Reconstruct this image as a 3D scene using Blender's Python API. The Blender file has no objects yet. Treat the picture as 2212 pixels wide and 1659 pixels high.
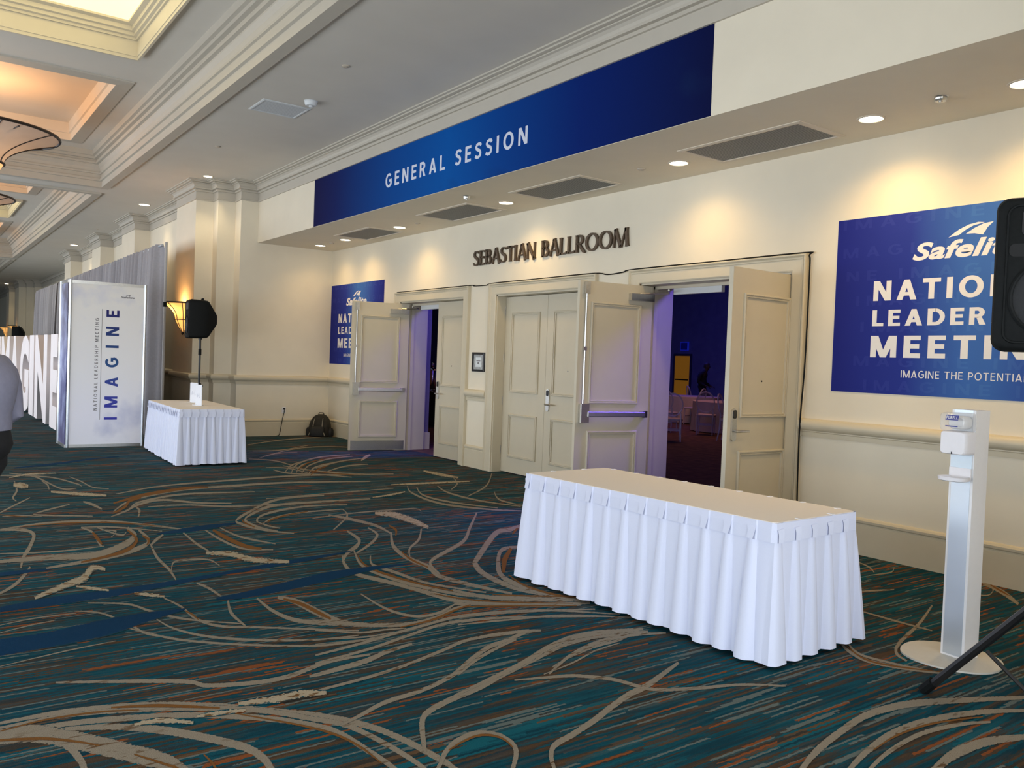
import bpy, bmesh, math, random
from mathutils import Vector, Matrix
random.seed(7)
S = bpy.context.scene
COL = S.collection
pi = math.pi
# ------------------------------------------------------------------ camera
YAW, PITCH, ROLL, FPX = 0.9455677, -0.0251138, -0.0374091, 1810.0
def cam_axes():
    cy, sy, cp, sp = math.cos(YAW), math.sin(YAW), math.cos(PITCH), math.sin(PITCH)
    f = Vector((-sy*cp, cy*cp, sp)); r = Vector((cy, sy, 0)); u = r.cross(f)
    cr, sr = math.cos(ROLL), math.sin(ROLL)
    return f, r*cr - u*sr, u*cr + r*sr
CF, CR, CU = cam_axes()
cd = bpy.data.cameras.new('camera'); cam = bpy.data.objects.new('camera', cd); COL.objects.link(cam)
M3 = Matrix((CR, CU, -CF)).transposed()
cam.matrix_world = Matrix.Translation((0, 0, 1.5)) @ M3.to_4x4()
cd.sensor_width = 36.0; cd.lens = FPX/2212*36.0; cd.clip_start = .05; cd.clip_end = 300
S.camera = cam
# ------------------------------------------------------------------ world and daylight
W = bpy.data.worlds.new('sky'); S.world = W; W.use_nodes = True
W.node_tree.nodes['Background'].inputs[0].default_value = (.62, .78, 1, 1)
W.node_tree.nodes['Background'].inputs[1].default_value = .5
def area_light(name, loc, rot, sx, sy, power, color):
    l = bpy.data.lights.new(name, 'AREA'); l.shape = 'RECTANGLE'; l.size = sx; l.size_y = sy; l.energy = power; l.color = color
    o = bpy.data.objects.new(name, l); COL.objects.link(o); o.location = loc; o.rotation_euler = rot; return o
def spot_light(name, loc, power, color, angle, blend, radius=.05, rot=(0, 0, 0)):
    l = bpy.data.lights.new(name, 'SPOT'); l.energy = power; l.color = color; l.spot_size = math.radians(angle); l.spot_blend = blend; l.shadow_soft_size = radius
    o = bpy.data.objects.new(name, l); COL.objects.link(o); o.location = loc; o.rotation_euler = rot; return o
def point_light(name, loc, power, color, radius=.08):
    l = bpy.data.lights.new(name, 'POINT'); l.energy = power; l.color = color; l.shadow_soft_size = radius
    o = bpy.data.objects.new(name, l); COL.objects.link(o); o.location = loc; return o
# daylight behind the window wall of the corridor
area_light('window_daylight', (-18.5, -4.3, 1.55), (pi/2, 0, 0), 38, 2.6, 1850, (.84, .91, 1.0))
area_light('window_daylight', (5.4, .3, 1.55), (0, pi/2, 0), 2.6, 7.2, 520, (.86, .92, 1.0))  # added light behind the unseen end window, brightens sides facing that end
# stage wash of the ballroom
for wx, wp in ((-5.2, 72), (-10.9, 48)):
    area_light('ballroom_wash', (wx, 9.4, 4.3), (math.radians(-52), 0, 0), 1.0, 1.0, wp, (.14, .08, 1.0)).data.spread = math.radians(80)
area_light('ballroom_wash', (-20, 20, 5.6), (math.radians(25), 0, 0), 6, 2, 150, (.06, .07, 1.0))
area_light('ballroom_wash', (-14, 15.5, 5.0), (0, 0, 0), 2.5, 2.5, 55, (1.0, .42, .30))
S.view_settings.view_transform = 'Standard'; S.view_settings.look = 'None'
S.view_settings.exposure = 0.25; S.view_settings.gamma = 1.0; S.view_settings.use_curve_mapping = False
# ------------------------------------------------------------------ materials
MATS = {}
def new_mat(name):
    m = bpy.data.materials.new(name); m.use_nodes = True; return m, m.node_tree, m.node_tree.nodes['Principled BSDF']
def mat(name, col, rough=.6, metal=0.0, noise=0.0, nscale=40, bump=0.0, bscale=120, trans=0.0, emit=None, es=0.0, alpha=1.0, spec=None, sheen=0.0, ior=None):
    if name in MATS: return MATS[name]
    m, t, b = new_mat(name)
    b.inputs['Base Color'].default_value = (*col, 1); b.inputs['Roughness'].default_value = rough; b.inputs['Metallic'].default_value = metal
    if trans: b.inputs['Transmission Weight'].default_value = trans
    if ior: b.inputs['IOR'].default_value = ior
    if spec is not None: b.inputs['Specular IOR Level'].default_value = spec
    if sheen: b.inputs['Sheen Weight'].default_value = sheen
    if alpha < 1: b.inputs['Alpha'].default_value = alpha
    if emit: b.inputs['Emission Color'].default_value = (*emit, 1); b.inputs['Emission Strength'].default_value = es
    tc = t.nodes.new('ShaderNodeTexCoord')
    if noise:
        n = t.nodes.new('ShaderNodeTexNoise'); n.inputs['Scale'].default_value = nscale; n.inputs['Detail'].default_value = 3
        t.links.new(tc.outputs['Object'], n.inputs['Vector'])
        r = t.nodes.new('ShaderNodeValToRGB')
        r.color_ramp.elements[0].position = .3; r.color_ramp.elements[1].position = .7
        r.color_ramp.elements[0].color = (*[max(0, c*(1-noise)) for c in col], 1); r.color_ramp.elements[1].color = (*[min(1, c*(1+noise)) for c in col], 1)
        t.links.new(n.outputs['Fac'], r.inputs['Fac']); t.links.new(r.outputs['Color'], b.inputs['Base Color'])
    if bump:
        n2 = t.nodes.new('ShaderNodeTexNoise'); n2.inputs['Scale'].default_value = bscale; n2.inputs['Detail'].default_value = 4
        t.links.new(tc.outputs['Object'], n2.inputs['Vector'])
        bp = t.nodes.new('ShaderNodeBump'); bp.inputs['Strength'].default_value = bump; bp.inputs['Distance'].default_value = .01
        t.links.new(n2.outputs['Fac'], bp.inputs['Height']); t.links.new(bp.outputs['Normal'], b.inputs['Normal'])
    MATS[name] = m; return m
wallM = mat('wall_paint', (.79, .715, .565), .75, noise=.02, nscale=3, bump=.04, bscale=300)
lowM = mat('wainscot_paint', (.80, .74, .645), .7, noise=.02, nscale=3)
trimM = mat('trim_paint', (.62, .55, .405), .45, noise=.015, nscale=8)
doorM = mat('door_paint', (.59, .53, .40), .42, noise=.015, nscale=6)
crownM = mat('crown_paint', (.52, .475, .395), .6, noise=.015, nscale=8)
ceilM = mat('ceiling_paint', (.66, .615, .535), .85, noise=.02, nscale=2, bump=.05, bscale=200)
soffM = mat('soffit_paint', (.70, .60, .46), .85, noise=.02, nscale=2)
cofM = mat('coffer_paint', (.68, .60, .50), .8, noise=.02, nscale=2)
steelM = mat('brushed_steel', (.62, .61, .58), .28, 1.0, noise=.06, nscale=60)
chromeM = mat('chrome', (.75, .76, .78), .12, 1.0, noise=.02)
poleM = mat('pole_grey', (.42, .40, .38), .5, noise=.05)
aluM = mat('aluminium', (.62, .66, .70), .32, 1.0, noise=.03)
blackM = mat('black_plastic', (.006, .007, .007), .6, spec=.15, noise=.15, nscale=60, bump=.15, bscale=500)
blackmM = mat('black_metal', (.010, .010, .011), .38, noise=.1)
ironM = mat('wrought_iron', (.022, .014, .010), .5, noise=.2)
whiteP = mat('white_plastic', (.82, .80, .82), .35, noise=.01)
whiteM = mat('white_enamel', (.83, .82, .82), .35, noise=.01)
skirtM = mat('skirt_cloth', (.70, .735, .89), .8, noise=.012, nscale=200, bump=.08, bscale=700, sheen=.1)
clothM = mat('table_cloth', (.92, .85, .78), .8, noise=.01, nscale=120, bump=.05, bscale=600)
drapeM = mat('drape_cloth', (.30, .29, .305), .85, noise=.05, nscale=30, sheen=.2)
ventM = mat('vent_metal', (.50, .51, .49), .5, noise=.03)
ventfM = mat('vent_frame', (.70, .62, .50), .5, noise=.01)
ventwM = mat('vent_white', (.66, .68, .68), .5, noise=.01)
darkM = mat('dark_void', (.01, .01, .01), .9, noise=.05)
lensM = mat('lamp_lens', (1, .95, .85), .4, emit=(1, .86, .62), es=14)
bronzeM = mat('bronze_letters', (.10, .068, .042), .45, .35, noise=.2, nscale=30)
inkW = mat('print_white', (.80, .77, .74), .5, noise=.01)
inkB = mat('print_navy', (.045, .05, .27), .5, noise=.03)
inkG = mat('print_grey', (.20, .19, .20), .5, noise=.03)
foamM = mat('foam_letters', (.86, .78, .77), .6, noise=.015, nscale=5)
foamS = mat('foam_sides', (.78, .71, .65), .7, noise=.015, nscale=5)

def N(t, kind, **kw):
    n = t.nodes.new(kind)
    for k, v in kw.items(): setattr(n, k, v)
    return n
def carpet_colour(t):
    """woven streaks that run across the corridor; returns (colour socket, streak noise socket)"""
    L = t.links.new
    geo = N(t, 'ShaderNodeNewGeometry')
    def streak(sx, sy, off, detail=2.0, dist=0.0):
        mp = N(t, 'ShaderNodeMapping'); mp.inputs['Scale'].default_value = (sx, sy, 1); mp.inputs['Location'].default_value = off
        L(geo.outputs['Position'], mp.inputs['Vector'])
        n = N(t, 'ShaderNodeTexNoise'); n.inputs['Scale'].default_value = 1; n.inputs['Detail'].default_value = detail; n.inputs['Roughness'].default_value = .55; n.inputs['Distortion'].default_value = dist
        L(mp.outputs['Vector'], n.inputs['Vector']); return n.outputs['Fac']
    def ramp(fac, pts, interp='LINEAR'):
        r = N(t, 'ShaderNodeValToRGB'); r.color_ramp.interpolation = interp
        e = r.color_ramp.elements
        while len(e) < len(pts): e.new(.5)
        for i, (p, c) in enumerate(pts): e[i].position = p; e[i].color = (*c, 1)
        L(fac, r.inputs['Fac']); return r.outputs['Color']
    def mix(fac, a, b):
        m = N(t, 'ShaderNodeMix', data_type='RGBA')
        L(fac, m.inputs['Factor'])
        for s, v in ((m.inputs['A'], a), (m.inputs['B'], b)):
            if isinstance(v, tuple): s.default_value = (*v, 1)
            else: L(v, s)
        return m.outputs['Result']
    g = (0, 0, 0); w = (1, 1, 1)
    # dashes: rows one yarn wide, each cut into lengths of its own
    wob = streak(30, 30, (1, 2, 0), 2)
    sep = N(t, 'ShaderNodeSeparateXYZ'); L(geo.outputs['Position'], sep.inputs[0])
    def math_(op, a, b=None, c=None):
        n = N(t, 'ShaderNodeMath', operation=op)
        for k, v in enumerate((a, b, c)):
            if v is None: continue
            if isinstance(v, (int, float)): n.inputs[k].default_value = v
            else: L(v, n.inputs[k])
        return n.outputs[0]
    def dashes(S_, F_, seed, jit):
        xx = math_('MULTIPLY_ADD', sep.outputs['X'], S_, math_('MULTIPLY', wob, jit))
        row = math_('FLOOR', xx)
        wn = N(t, 'ShaderNodeTexWhiteNoise', noise_dimensions='2D'); cb = N(t, 'ShaderNodeCombineXYZ'); L(row, cb.inputs[0]); cb.inputs[1].default_value = seed; L(cb.outputs[0], wn.inputs['Vector'])
        yy = math_('ADD', math_('MULTIPLY', sep.outputs['Y'], F_), math_('MULTIPLY_ADD', wn.outputs['Value'], 23.7, math_('MULTIPLY', wob, .25)))
        cell = math_('FLOOR', yy)
        w2 = N(t, 'ShaderNodeTexWhiteNoise', noise_dimensions='3D'); cb2 = N(t, 'ShaderNodeCombineXYZ'); L(row, cb2.inputs[0]); L(cell, cb2.inputs[1]); cb2.inputs[2].default_value = seed; L(cb2.outputs[0], w2.inputs['Vector'])
        return w2.outputs['Value']
    teal0, teal1, teal2 = (.003, .040, .060), (.004, .068, .095), (.006, .098, .128)
    br0, br1, br2 = (.038, .034, .027), (.080, .046, .024), (.115, .066, .034)
    base = ramp(dashes(74, 2.0, 3.1, 1.5), [(0, teal0), (.20, teal1), (.45, teal2), (.60, br0), (.78, br1), (.93, br2)], 'CONSTANT')
    soft = ramp(streak(26, 1.3, (0, 0, 0), 3), [(.40, teal0), (.50, teal1), (.55, br0), (.62, br1)])
    patch = ramp(streak(5, .9, (5, 3, 0), 2), [(.38, g), (.62, w)])
    base = mix(patch, soft, base)
    sel = dashes(88, 2.6, 8.7, 1.6)
    base = mix(ramp(sel, [(0, g), (.92, w)], 'CONSTANT'), base, (.12, .145, .135))
    sel2 = dashes(72, 2.6, 21.3, 1.4)
    base = mix(ramp(math_('MULTIPLY', sel2, math_('ADD', streak(3, 1.2, (60, 8, 0), 1), .45)), [(0, g), (.935, w)], 'CONSTANT'), base, (.22, .066, .020))
    fine = ramp(streak(420, 380, (0, 0, 0), 1), [(.35, (.62, .62, .62)), (.65, (1.25, 1.25, 1.25))])
    return base, fine, streak, ramp, mix
def carpet_mat(name, kind):
    m, t, b = new_mat(name); L = t.links.new
    base, fine, streak, ramp, mix = carpet_colour(t)
    g = (0, 0, 0); w = (1, 1, 1)
    col = base
    if kind:
        tone = {'b': (.265, .225, .17), 'o': (.19, .082, .022), 'c': (.40, .335, .235), 'n': (.002, .034, .088)}[kind]
        uv = N(t, 'ShaderNodeUVMap'); sp = N(t, 'ShaderNodeSeparateXYZ'); L(uv.outputs['UV'], sp.inputs[0])
        a = N(t, 'ShaderNodeMath', operation='MULTIPLY_ADD'); L(sp.outputs['Y'], a.inputs[0]); a.inputs[1].default_value = 2; a.inputs[2].default_value = -1
        ab = N(t, 'ShaderNodeMath', operation='ABSOLUTE'); L(a.outputs[0], ab.inputs[0])
        e = N(t, 'ShaderNodeMath', operation='MULTIPLY_ADD'); L(streak(80, 55, (2, 2, 0), 3), e.inputs[0]); e.inputs[1].default_value = {'b': 1.0, 'o': .95, 'c': 1.7, 'n': .5}[kind]
        L(ab.outputs[0], e.inputs[2])
        c0 = {'b': 1.45, 'o': 1.42, 'c': 1.55, 'n': 1.15}[kind]
        sc = N(t, 'ShaderNodeMath', operation='MULTIPLY'); L(e.outputs[0], sc.inputs[0]); sc.inputs[1].default_value = .4
        mask = ramp(sc.outputs[0], [(c0*.4-.012, w), (c0*.4+.012, g)])
        inner = tone
        if kind == 'b':
            inner = mix(ramp(streak(38, 9, (50, 3, 0), 3), [(.585, g), (.63, w)]), tone, (.12, .068, .032))
            inner = mix(ramp(streak(2.2, 2.2, (4, 40, 0), 2), [(.40, g), (.55, w)]), inner, tone)
        if kind == 'c': inner = mix(ramp(streak(42, 16, (8, 3, 0), 2), [(.57, g), (.62, w)]), tone, (.155, .073, .022))
        col = mix(mask, base, inner)
    mu = N(t, 'ShaderNodeMix', data_type='RGBA', blend_type='MULTIPLY'); mu.inputs['Factor'].default_value = .8
    L(col, mu.inputs['A']); L(fine, mu.inputs['B']); L(mu.outputs['Result'], b.inputs['Base Color'])
    b.inputs['Roughness'].default_value = .95; b.inputs['Specular IOR Level'].default_value = .08
    bp = N(t, 'ShaderNodeBump'); bp.inputs['Strength'].default_value = .35; bp.inputs['Distance'].default_value = .004
    L(streak(300, 300, (3, 3, 0), 2), bp.inputs['Height']); L(bp.outputs['Normal'], b.inputs['Normal'])
    return m
def ramp_mat(name, axis, lo, hi, pts, rough=.5, cloud=None):
    """flat print whose colour changes along one axis of the object"""
    m, t, b = new_mat(name); L = t.links.new
    tc = N(t, 'ShaderNodeTexCoord'); sp = N(t, 'ShaderNodeSeparateXYZ'); L(tc.outputs['Object'], sp.inputs[0])
    mr = N(t, 'ShaderNodeMapRange'); L(sp.outputs[axis], mr.inputs[0]); mr.inputs[1].default_value = lo; mr.inputs[2].default_value = hi
    r = N(t, 'ShaderNodeValToRGB'); e = r.color_ramp.elements
    while len(e) < len(pts): e.new(.5)
    for i, (p, c) in enumerate(pts): e[i].position = p; e[i].color = (*c, 1)
    L(mr.outputs[0], r.inputs[0]); out = r.outputs[0]
    if cloud:
        n = N(t, 'ShaderNodeTexNoise'); n.inputs['Scale'].default_value = cloud[0]; n.inputs['Detail'].default_value = 5; n.inputs['Roughness'].default_value = .5
        L(tc.outputs['Object'], n.inputs['Vector'])
        r2 = N(t, 'ShaderNodeValToRGB'); r2.color_ramp.elements[0].position = cloud[1]; r2.color_ramp.elements[1].position = cloud[2]
        L(n.outputs['Fac'], r2.inputs[0])
        mx = N(t, 'ShaderNodeMix', data_type='RGBA'); L(r2.outputs[0], mx.inputs['Factor']); L(out, mx.inputs['A']); mx.inputs['B'].default_value = (*cloud[3], 1); out = mx.outputs['Result']
    L(out, b.inputs['Base Color']); b.inputs['Roughness'].default_value = rough; b.inputs['Specular IOR Level'].default_value = .04
    return m
def glow_mat(name, col, es, base=(.8, .7, .5), trans=.6):
    """lamp shade: translucent glass that also glows"""
    m, t, b = new_mat(name); L = t.links.new
    tc = N(t, 'ShaderNodeTexCoord'); n = N(t, 'ShaderNodeTexNoise'); n.inputs['Scale'].default_value = 5; L(tc.outputs['Object'], n.inputs['Vector'])
    r = N(t, 'ShaderNodeValToRGB'); r.color_ramp.elements[0].color = (*[c*.8 for c in base], 1); r.color_ramp.elements[1].color = (*base, 1); L(n.outputs['Fac'], r.inputs[0])
    L(r.outputs[0], b.inputs['Base Color']); b.inputs['Roughness'].default_value = .4
    b.inputs['Emission Color'].default_value = (*col, 1); b.inputs['Emission Strength'].default_value = es
    tr = N(t, 'ShaderNodeBsdfTranslucent'); L(r.outputs[0], tr.inputs[0])
    mx = N(t, 'ShaderNodeMixShader'); mx.inputs[0].default_value = trans
    L(b.outputs[0], mx.inputs[1]); L(tr.outputs[0], mx.inputs[2]); L(mx.outputs[0], t.nodes['Material Output'].inputs[0])
    return m
# ------------------------------------------------------------------ mesh helpers
class MB:
    def __init__(s): s.v = []; s.f = []; s.uv = None
    def add(s, vs, fs):
        o = len(s.v); s.v += [tuple(p) for p in vs]; s.f += [tuple(i+o for i in q) for q in fs]; return s
    def box(s, x0, x1, y0, y1, z0, z1):
        x0, x1 = sorted((x0, x1)); y0, y1 = sorted((y0, y1)); z0, z1 = sorted((z0, z1))
        return s.add([(x, y, z) for z in (z0, z1) for y in (y0, y1) for x in (x0, x1)], [(0, 2, 3, 1), (4, 5, 7, 6), (0, 1, 5, 4), (2, 6, 7, 3), (0, 4, 6, 2), (1, 3, 7, 5)])
    def prism(s, poly, a, b, fn):
        """extrude a 2-D polygon (ccw) between a and b; fn(u, v, w) -> point"""
        n = len(poly); vs = [fn(u, v, a) for u, v in poly]+[fn(u, v, b) for u, v in poly]
        return s.add(vs, [tuple(range(n-1, -1, -1)), tuple(range(n, 2*n))]+[(i, (i+1) % n, n+(i+1) % n, n+i) for i in range(n)])
    def lathe(s, prof, n=24, c=(0, 0, 0), a0=0.0, a1=2*pi, cap=False):
        full = abs(a1-a0-2*pi) < 1e-6; k = n if full else n+1
        vs = [(c[0]+r*math.cos(a0+(a1-a0)*i/n), c[1]+r*math.sin(a0+(a1-a0)*i/n), c[2]+z) for r, z in prof for i in range(k)]
        fs = []
        for j in range(len(prof)-1):
            for i in range(n):
                i2 = (i+1) % k if full else i+1
                fs.append((j*k+i, j*k+i2, (j+1)*k+i2, (j+1)*k+i))
        s.add(vs, fs)
        if cap:
            o = len(s.v)-len(vs); s.f.append(tuple(o+i for i in range(k-1, -1, -1))); s.f.append(tuple(o+(len(prof)-1)*k+i for i in range(k)))
        return s
    def tube(s, pts, r, n=8, closed=False):
        P = [Vector(p) for p in pts]; m = len(P); rs = r if isinstance(r, (list, tuple)) else [r]*m
        up = None; vs = []
        for i, p in enumerate(P):
            a = P[(i-1) % m] if (closed or i) else P[0]; b = P[(i+1) % m] if (closed or i < m-1) else P[-1]
            d = (b-a); d = d.normalized() if d.length > 1e-9 else Vector((0, 0, 1))
            if up is None: up = Vector((0, 0, 1)) if abs(d.z) < .9 else Vector((1, 0, 0))
            x = up.cross(d).normalized(); y = d.cross(x).normalized(); up = y
            vs += [p+(x*math.cos(2*pi*k/n)+y*math.sin(2*pi*k/n))*rs[i] for k in range(n)]
        fs = []
        for i in range(m if closed else m-1):
            j = (i+1) % m
            for k in range(n): fs.append((i*n+k, i*n+(k+1) % n, j*n+(k+1) % n, j*n+k))
        if not closed: fs += [tuple(range(n-1, -1, -1)), tuple((m-1)*n+k for k in range(n))]
        return s.add(vs, fs)
    def loft(s, rings, cap=True, wrap=True):
        n = len(rings[0]); vs = [p for r in rings for p in r]; fs = []
        for j in range(len(rings)-1):
            for i in range(n if wrap else n-1): fs.append((j*n+i, j*n+(i+1) % n, (j+1)*n+(i+1) % n, (j+1)*n+i))
        if cap: fs += [tuple(range(n-1, -1, -1)), tuple((len(rings)-1)*n+i for i in range(n))]
        return s.add(vs, fs)
    def sweep(s, path, prof, fn, closed=False):
        """mitred sweep: path in 2-D, prof = (offset to the left of the path, w); fn(u, v, w) -> point"""
        P = [Vector(p) for p in path]; m = len(P); k = len(prof); vs = []
        for i in range(m):
            d0 = (P[i]-P[i-1]).normalized() if (closed or i) else None
            d1 = (P[(i+1) % m]-P[i]).normalized() if (closed or i < m-1) else None
            if d0 is None: d0 = d1
            if d1 is None: d1 = d0
            n0 = Vector((-d0.y, d0.x)); n1 = Vector((-d1.y, d1.x)); b = n0+n1
            b = n0 if b.length < 1e-6 else b/(b.dot(n0))
            vs += [fn(P[i].x+b.x*o, P[i].y+b.y*o, w) for o, w in prof]
        fs = []
        for i in range(m if closed else m-1):
            j = (i+1) % m
            for q in range(k-1): fs.append((i*k+q, i*k+q+1, j*k+q+1, j*k+q))
        if not closed: fs += [tuple(range(k)), tuple((m-1)*k+q for q in range(k-1, -1, -1))]
        return s.add(vs, fs)
    def xf(s, mt):
        s.v = [tuple(mt @ Vector(p)) for p in s.v]; return s
    def build(s, name, m, parent=None, smooth=False, fix=True):
        me = bpy.data.meshes.new(name); me.from_pydata(s.v, [], s.f); me.update()
        if fix:
            bm = bmesh.new(); bm.from_mesh(me); bmesh.ops.recalc_face_normals(bm, faces=bm.faces); bm.to_mesh(me); bm.free()
        if smooth:
            for p in me.polygons: p.use_smooth = True
            try: me.set_sharp_from_angle(angle=math.radians(40))
            except Exception: pass
        me.materials.append(m)
        o = bpy.data.objects.new(name, me); COL.objects.link(o)
        if parent is not None: o.parent = parent
        return o
XY = lambda u, v, w: (u, v, w)
def tag(o, label=None, cat=None, group=None, kind=None):
    if label: o['label'] = label
    if cat: o['category'] = cat
    if group: o['group'] = group
    if kind: o['kind'] = kind
    return o
def struct(o, label): return tag(o, label, None, None, 'structure')
def empty(name, loc=(0, 0, 0), rz=0.0, label=None, cat=None, group=None, kind=None):
    o = bpy.data.objects.new(name, None); COL.objects.link(o); o.location = loc; o.rotation_euler = (0, 0, rz); o.empty_display_size = .1
    return tag(o, label, cat, group, kind)
def copy_tree(o, parent=None):
    c = o.copy(); COL.objects.link(c); c.parent = parent
    for ch in list(o.children): copy_tree(ch, c)
    return c
def rrect(w, h, r, n=5):
    pts = []
    for cx, cy, a in ((w/2-r, h/2-r, 0), (-w/2+r, h/2-r, pi/2), (-w/2+r, -h/2+r, pi), (w/2-r, -h/2+r, 1.5*pi)):
        for i in range(n+1): pts.append((cx+r*math.cos(a+pi/2*i/n), cy+r*math.sin(a+pi/2*i/n)))
    return pts
def text_mesh(string, offset=.0, space=1.0, extrude=0.0, shear=0.0):
    cu = bpy.data.curves.new('t', 'FONT'); cu.body = string; cu.size = 1; cu.offset = offset; cu.space_character = space; cu.extrude = extrude; cu.shear = shear; cu.resolution_u = 4
    o = bpy.data.objects.new('t', cu); COL.objects.link(o)
    dg = bpy.context.evaluated_depsgraph_get(); me = bpy.data.meshes.new_from_object(o.evaluated_get(dg))
    bpy.data.objects.remove(o); bpy.data.curves.remove(cu); return me
def text(name, string, m, parent, box, fn, offset=.02, space=1.1, depth=.001, shear=0.0):
    """lettering stretched into box = (u0, u1, v0, v1); fn(u, v, w) -> point"""
    me = text_mesh(string, offset, space, .5, shear)
    xs = [v.co.x for v in me.vertices]; ys = [v.co.y for v in me.vertices]
    a, b, c, d = min(xs), max(xs), min(ys), max(ys)
    for v in me.vertices:
        u = box[0]+(v.co.x-a)/(b-a)*(box[1]-box[0]); q = box[2]+(v.co.y-c)/(d-c)*(box[3]-box[2])
        v.co = fn(u, q, (v.co.z+.5)*depth)
    bm = bmesh.new(); bm.from_mesh(me); bmesh.ops.recalc_face_normals(bm, faces=bm.faces); bm.to_mesh(me); bm.free()
    me.materials.clear(); me.materials.append(m); me.name = name
    o = bpy.data.objects.new(name, me); COL.objects.link(o); o.parent = parent; return o
# bold sans capitals built from straight bars, quads and bowls (cap height 1)
def sans(ch, t):
    h = t*.86; P = []; B = []
    def R(x0, x1, y0, y1): P.append([(x0, y0), (x1, y0), (x1, y1), (x0, y1)])
    def bowl(cx, cy, rx, ry, a0, a1, n=18, closed=False):
        o = []; i_ = []
        for k in range(n+1):
            a = math.radians(a0+(a1-a0)*k/n); c, s = math.cos(a), math.sin(a)
            o.append((cx+rx*c, cy+ry*s)); i_.append((cx+(rx-t)*c, cy+(ry-h)*s))
        for k in range(n): P.append([o[k], o[k+1], i_[k+1], i_[k]])
    w = .6
    if ch == 'I': w = t; R(0, t, 0, 1)
    elif ch == 'E': w = .60; R(0, t, 0, 1); R(t, w, 0, h); R(t, w*.93, .52-h/2, .52+h/2); R(t, w, 1-h, 1)
    elif ch == 'L': w = .58; R(0, t, 0, 1); R(t, w, 0, h)
    elif ch == 'T': w = .72; R(0, w, 1-h, 1); R(w/2-t/2, w/2+t/2, 0, 1-h)
    elif ch == 'H': w = .76; R(0, t, 0, 1); R(w-t, w, 0, 1); R(t, w-t, .52-h/2, .52+h/2)
    elif ch == 'N': w = .78; R(0, t*.95, 0, 1); R(w-t*.95, w, 0, 1); P.append([(0, 1), (w-t*1.15, 0), (w, 0), (t*1.15, 1)])
    elif ch == 'M': w = .98; R(0, t*.92, 0, 1); R(w-t*.92, w, 0, 1); P.append([(0, 1), (w/2-t*.45, 0), (w/2+t*.45, 0), (t*1.2, 1)]); P.append([(w-t*1.2, 1), (w/2-t*.45, 0), (w/2+t*.45, 0), (w, 1)])
    elif ch == 'A': w = .84; P.append([(0, 0), (t*1.08, 0), (w/2+t*.5, 1), (w/2-t*.5, 1)]); P.append([(w-t*1.08, 0), (w, 0), (w/2+t*.5, 1), (w/2-t*.5, 1)]); R(w*.22, w*.78, .21, .21+h*.9)
    elif ch == 'Z': w = .66; R(0, w, 0, h); R(0, w, 1-h, 1); P.append([(0, h*.9), (t*1.2, h*.9), (w, 1-h*.9), (w-t*1.2, 1-h*.9)])
    elif ch == 'O': w = .92; bowl(w/2, .5, w/2, .515, 0, 360, 36)
    elif ch == 'G': w = .86; bowl(.46, .5, .46, .515, 48, 345, 28); R(.50, w, .5-h*.55, .5+h*.45); R(w-t, w, .14, .5)
    elif ch == 'D': w = .80; R(0, t, 0, 1); R(t, .36, 0, h); R(t, .36, 1-h, 1); bowl(.34, .5, w-.34, .5, -90, 90)
    elif ch == 'P': w = .66; R(0, t, 0, 1); R(t, .36, 1-h, 1); R(t, .36, .38, .38+h); bowl(.34, .69, w-.34, .31, -90, 90)
    elif ch == 'R': w = .72; R(0, t, 0, 1); R(t, .36, 1-h, 1); R(t, .36, .40, .40+h); bowl(.34, .70, .66-.34, .30, -90, 90); P.append([(.30, .45), (.30+t, .45), (w, 0), (w-t*1.2, 0)])
    elif ch == 'U': w = .74; R(0, t, .3, 1); R(w-t, w, .3, 1); bowl(w/2, .32, w/2, .34, 180, 360)
    elif ch == 'S':
        w = .62; c = [(.60, .80), (.50, .92), (.33, .955), (.17, .91), (.105, .77), (.16, .63), (.31, .545), (.46, .47), (.52, .33), (.50, .17), (.36, .065), (.20, .06), (.02, .17)]
        c = [(x, .5+(y-.5)*(1-h+.09)) for x, y in c]; c = [(t/2+(x-.105)*(w-t)/(.52-.105) if .10 < x < .53 else x, y) for x, y in c]
        c[0] = (w-.06, c[0][1]); c[-1] = (.03, c[-1][1]); n = len(c); L = []; Q = []
        for i in range(n):
            d = Vector(c[min(i+1, n-1)])-Vector(c[max(i-1, 0)]); d.normalize(); k = h+(t-h)*abs(d.y)
            L.append((c[i][0]-d.y*k/2, c[i][1]+d.x*k/2)); Q.append((c[i][0]+d.y*k/2, c[i][1]-d.x*k/2))
        for i in range(n-1): P.append([L[i], L[i+1], Q[i+1], Q[i]])
    elif ch == '-': w = .4; R(0, w, .42, .42+h)
    else: w = .30
    return P, w
def caps(name, string, m, parent, box, fn, t=.2, gap=.18, depth=.001, joined=False):
    """block capitals stretched into box = (u0, u1, v0, v1), one part per letter"""
    gl = [sans(c, t) for c in string]; tot = sum(g[1] for g in gl)+gap*(len(gl)-1); k = (box[1]-box[0])/tot; H = box[3]-box[2]; x = 0; allm = MB(); out = []
    for c, (polys, w) in zip(string, gl):
        mb = MB()
        for i, q in enumerate(polys): mb.prism([(box[0]+(x+u)*k, box[2]+v*H) for u, v in q], 0, depth*(1+.12*(i % 6)), fn)
        if mb.v:
            if joined: allm.add(mb.v, mb.f)
            else: out.append(mb.build('letter', m, parent))
        x += w+gap
    if joined:
        o = allm.build(name, m, parent); o['kind'] = 'stuff'; return o
    return out
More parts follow.
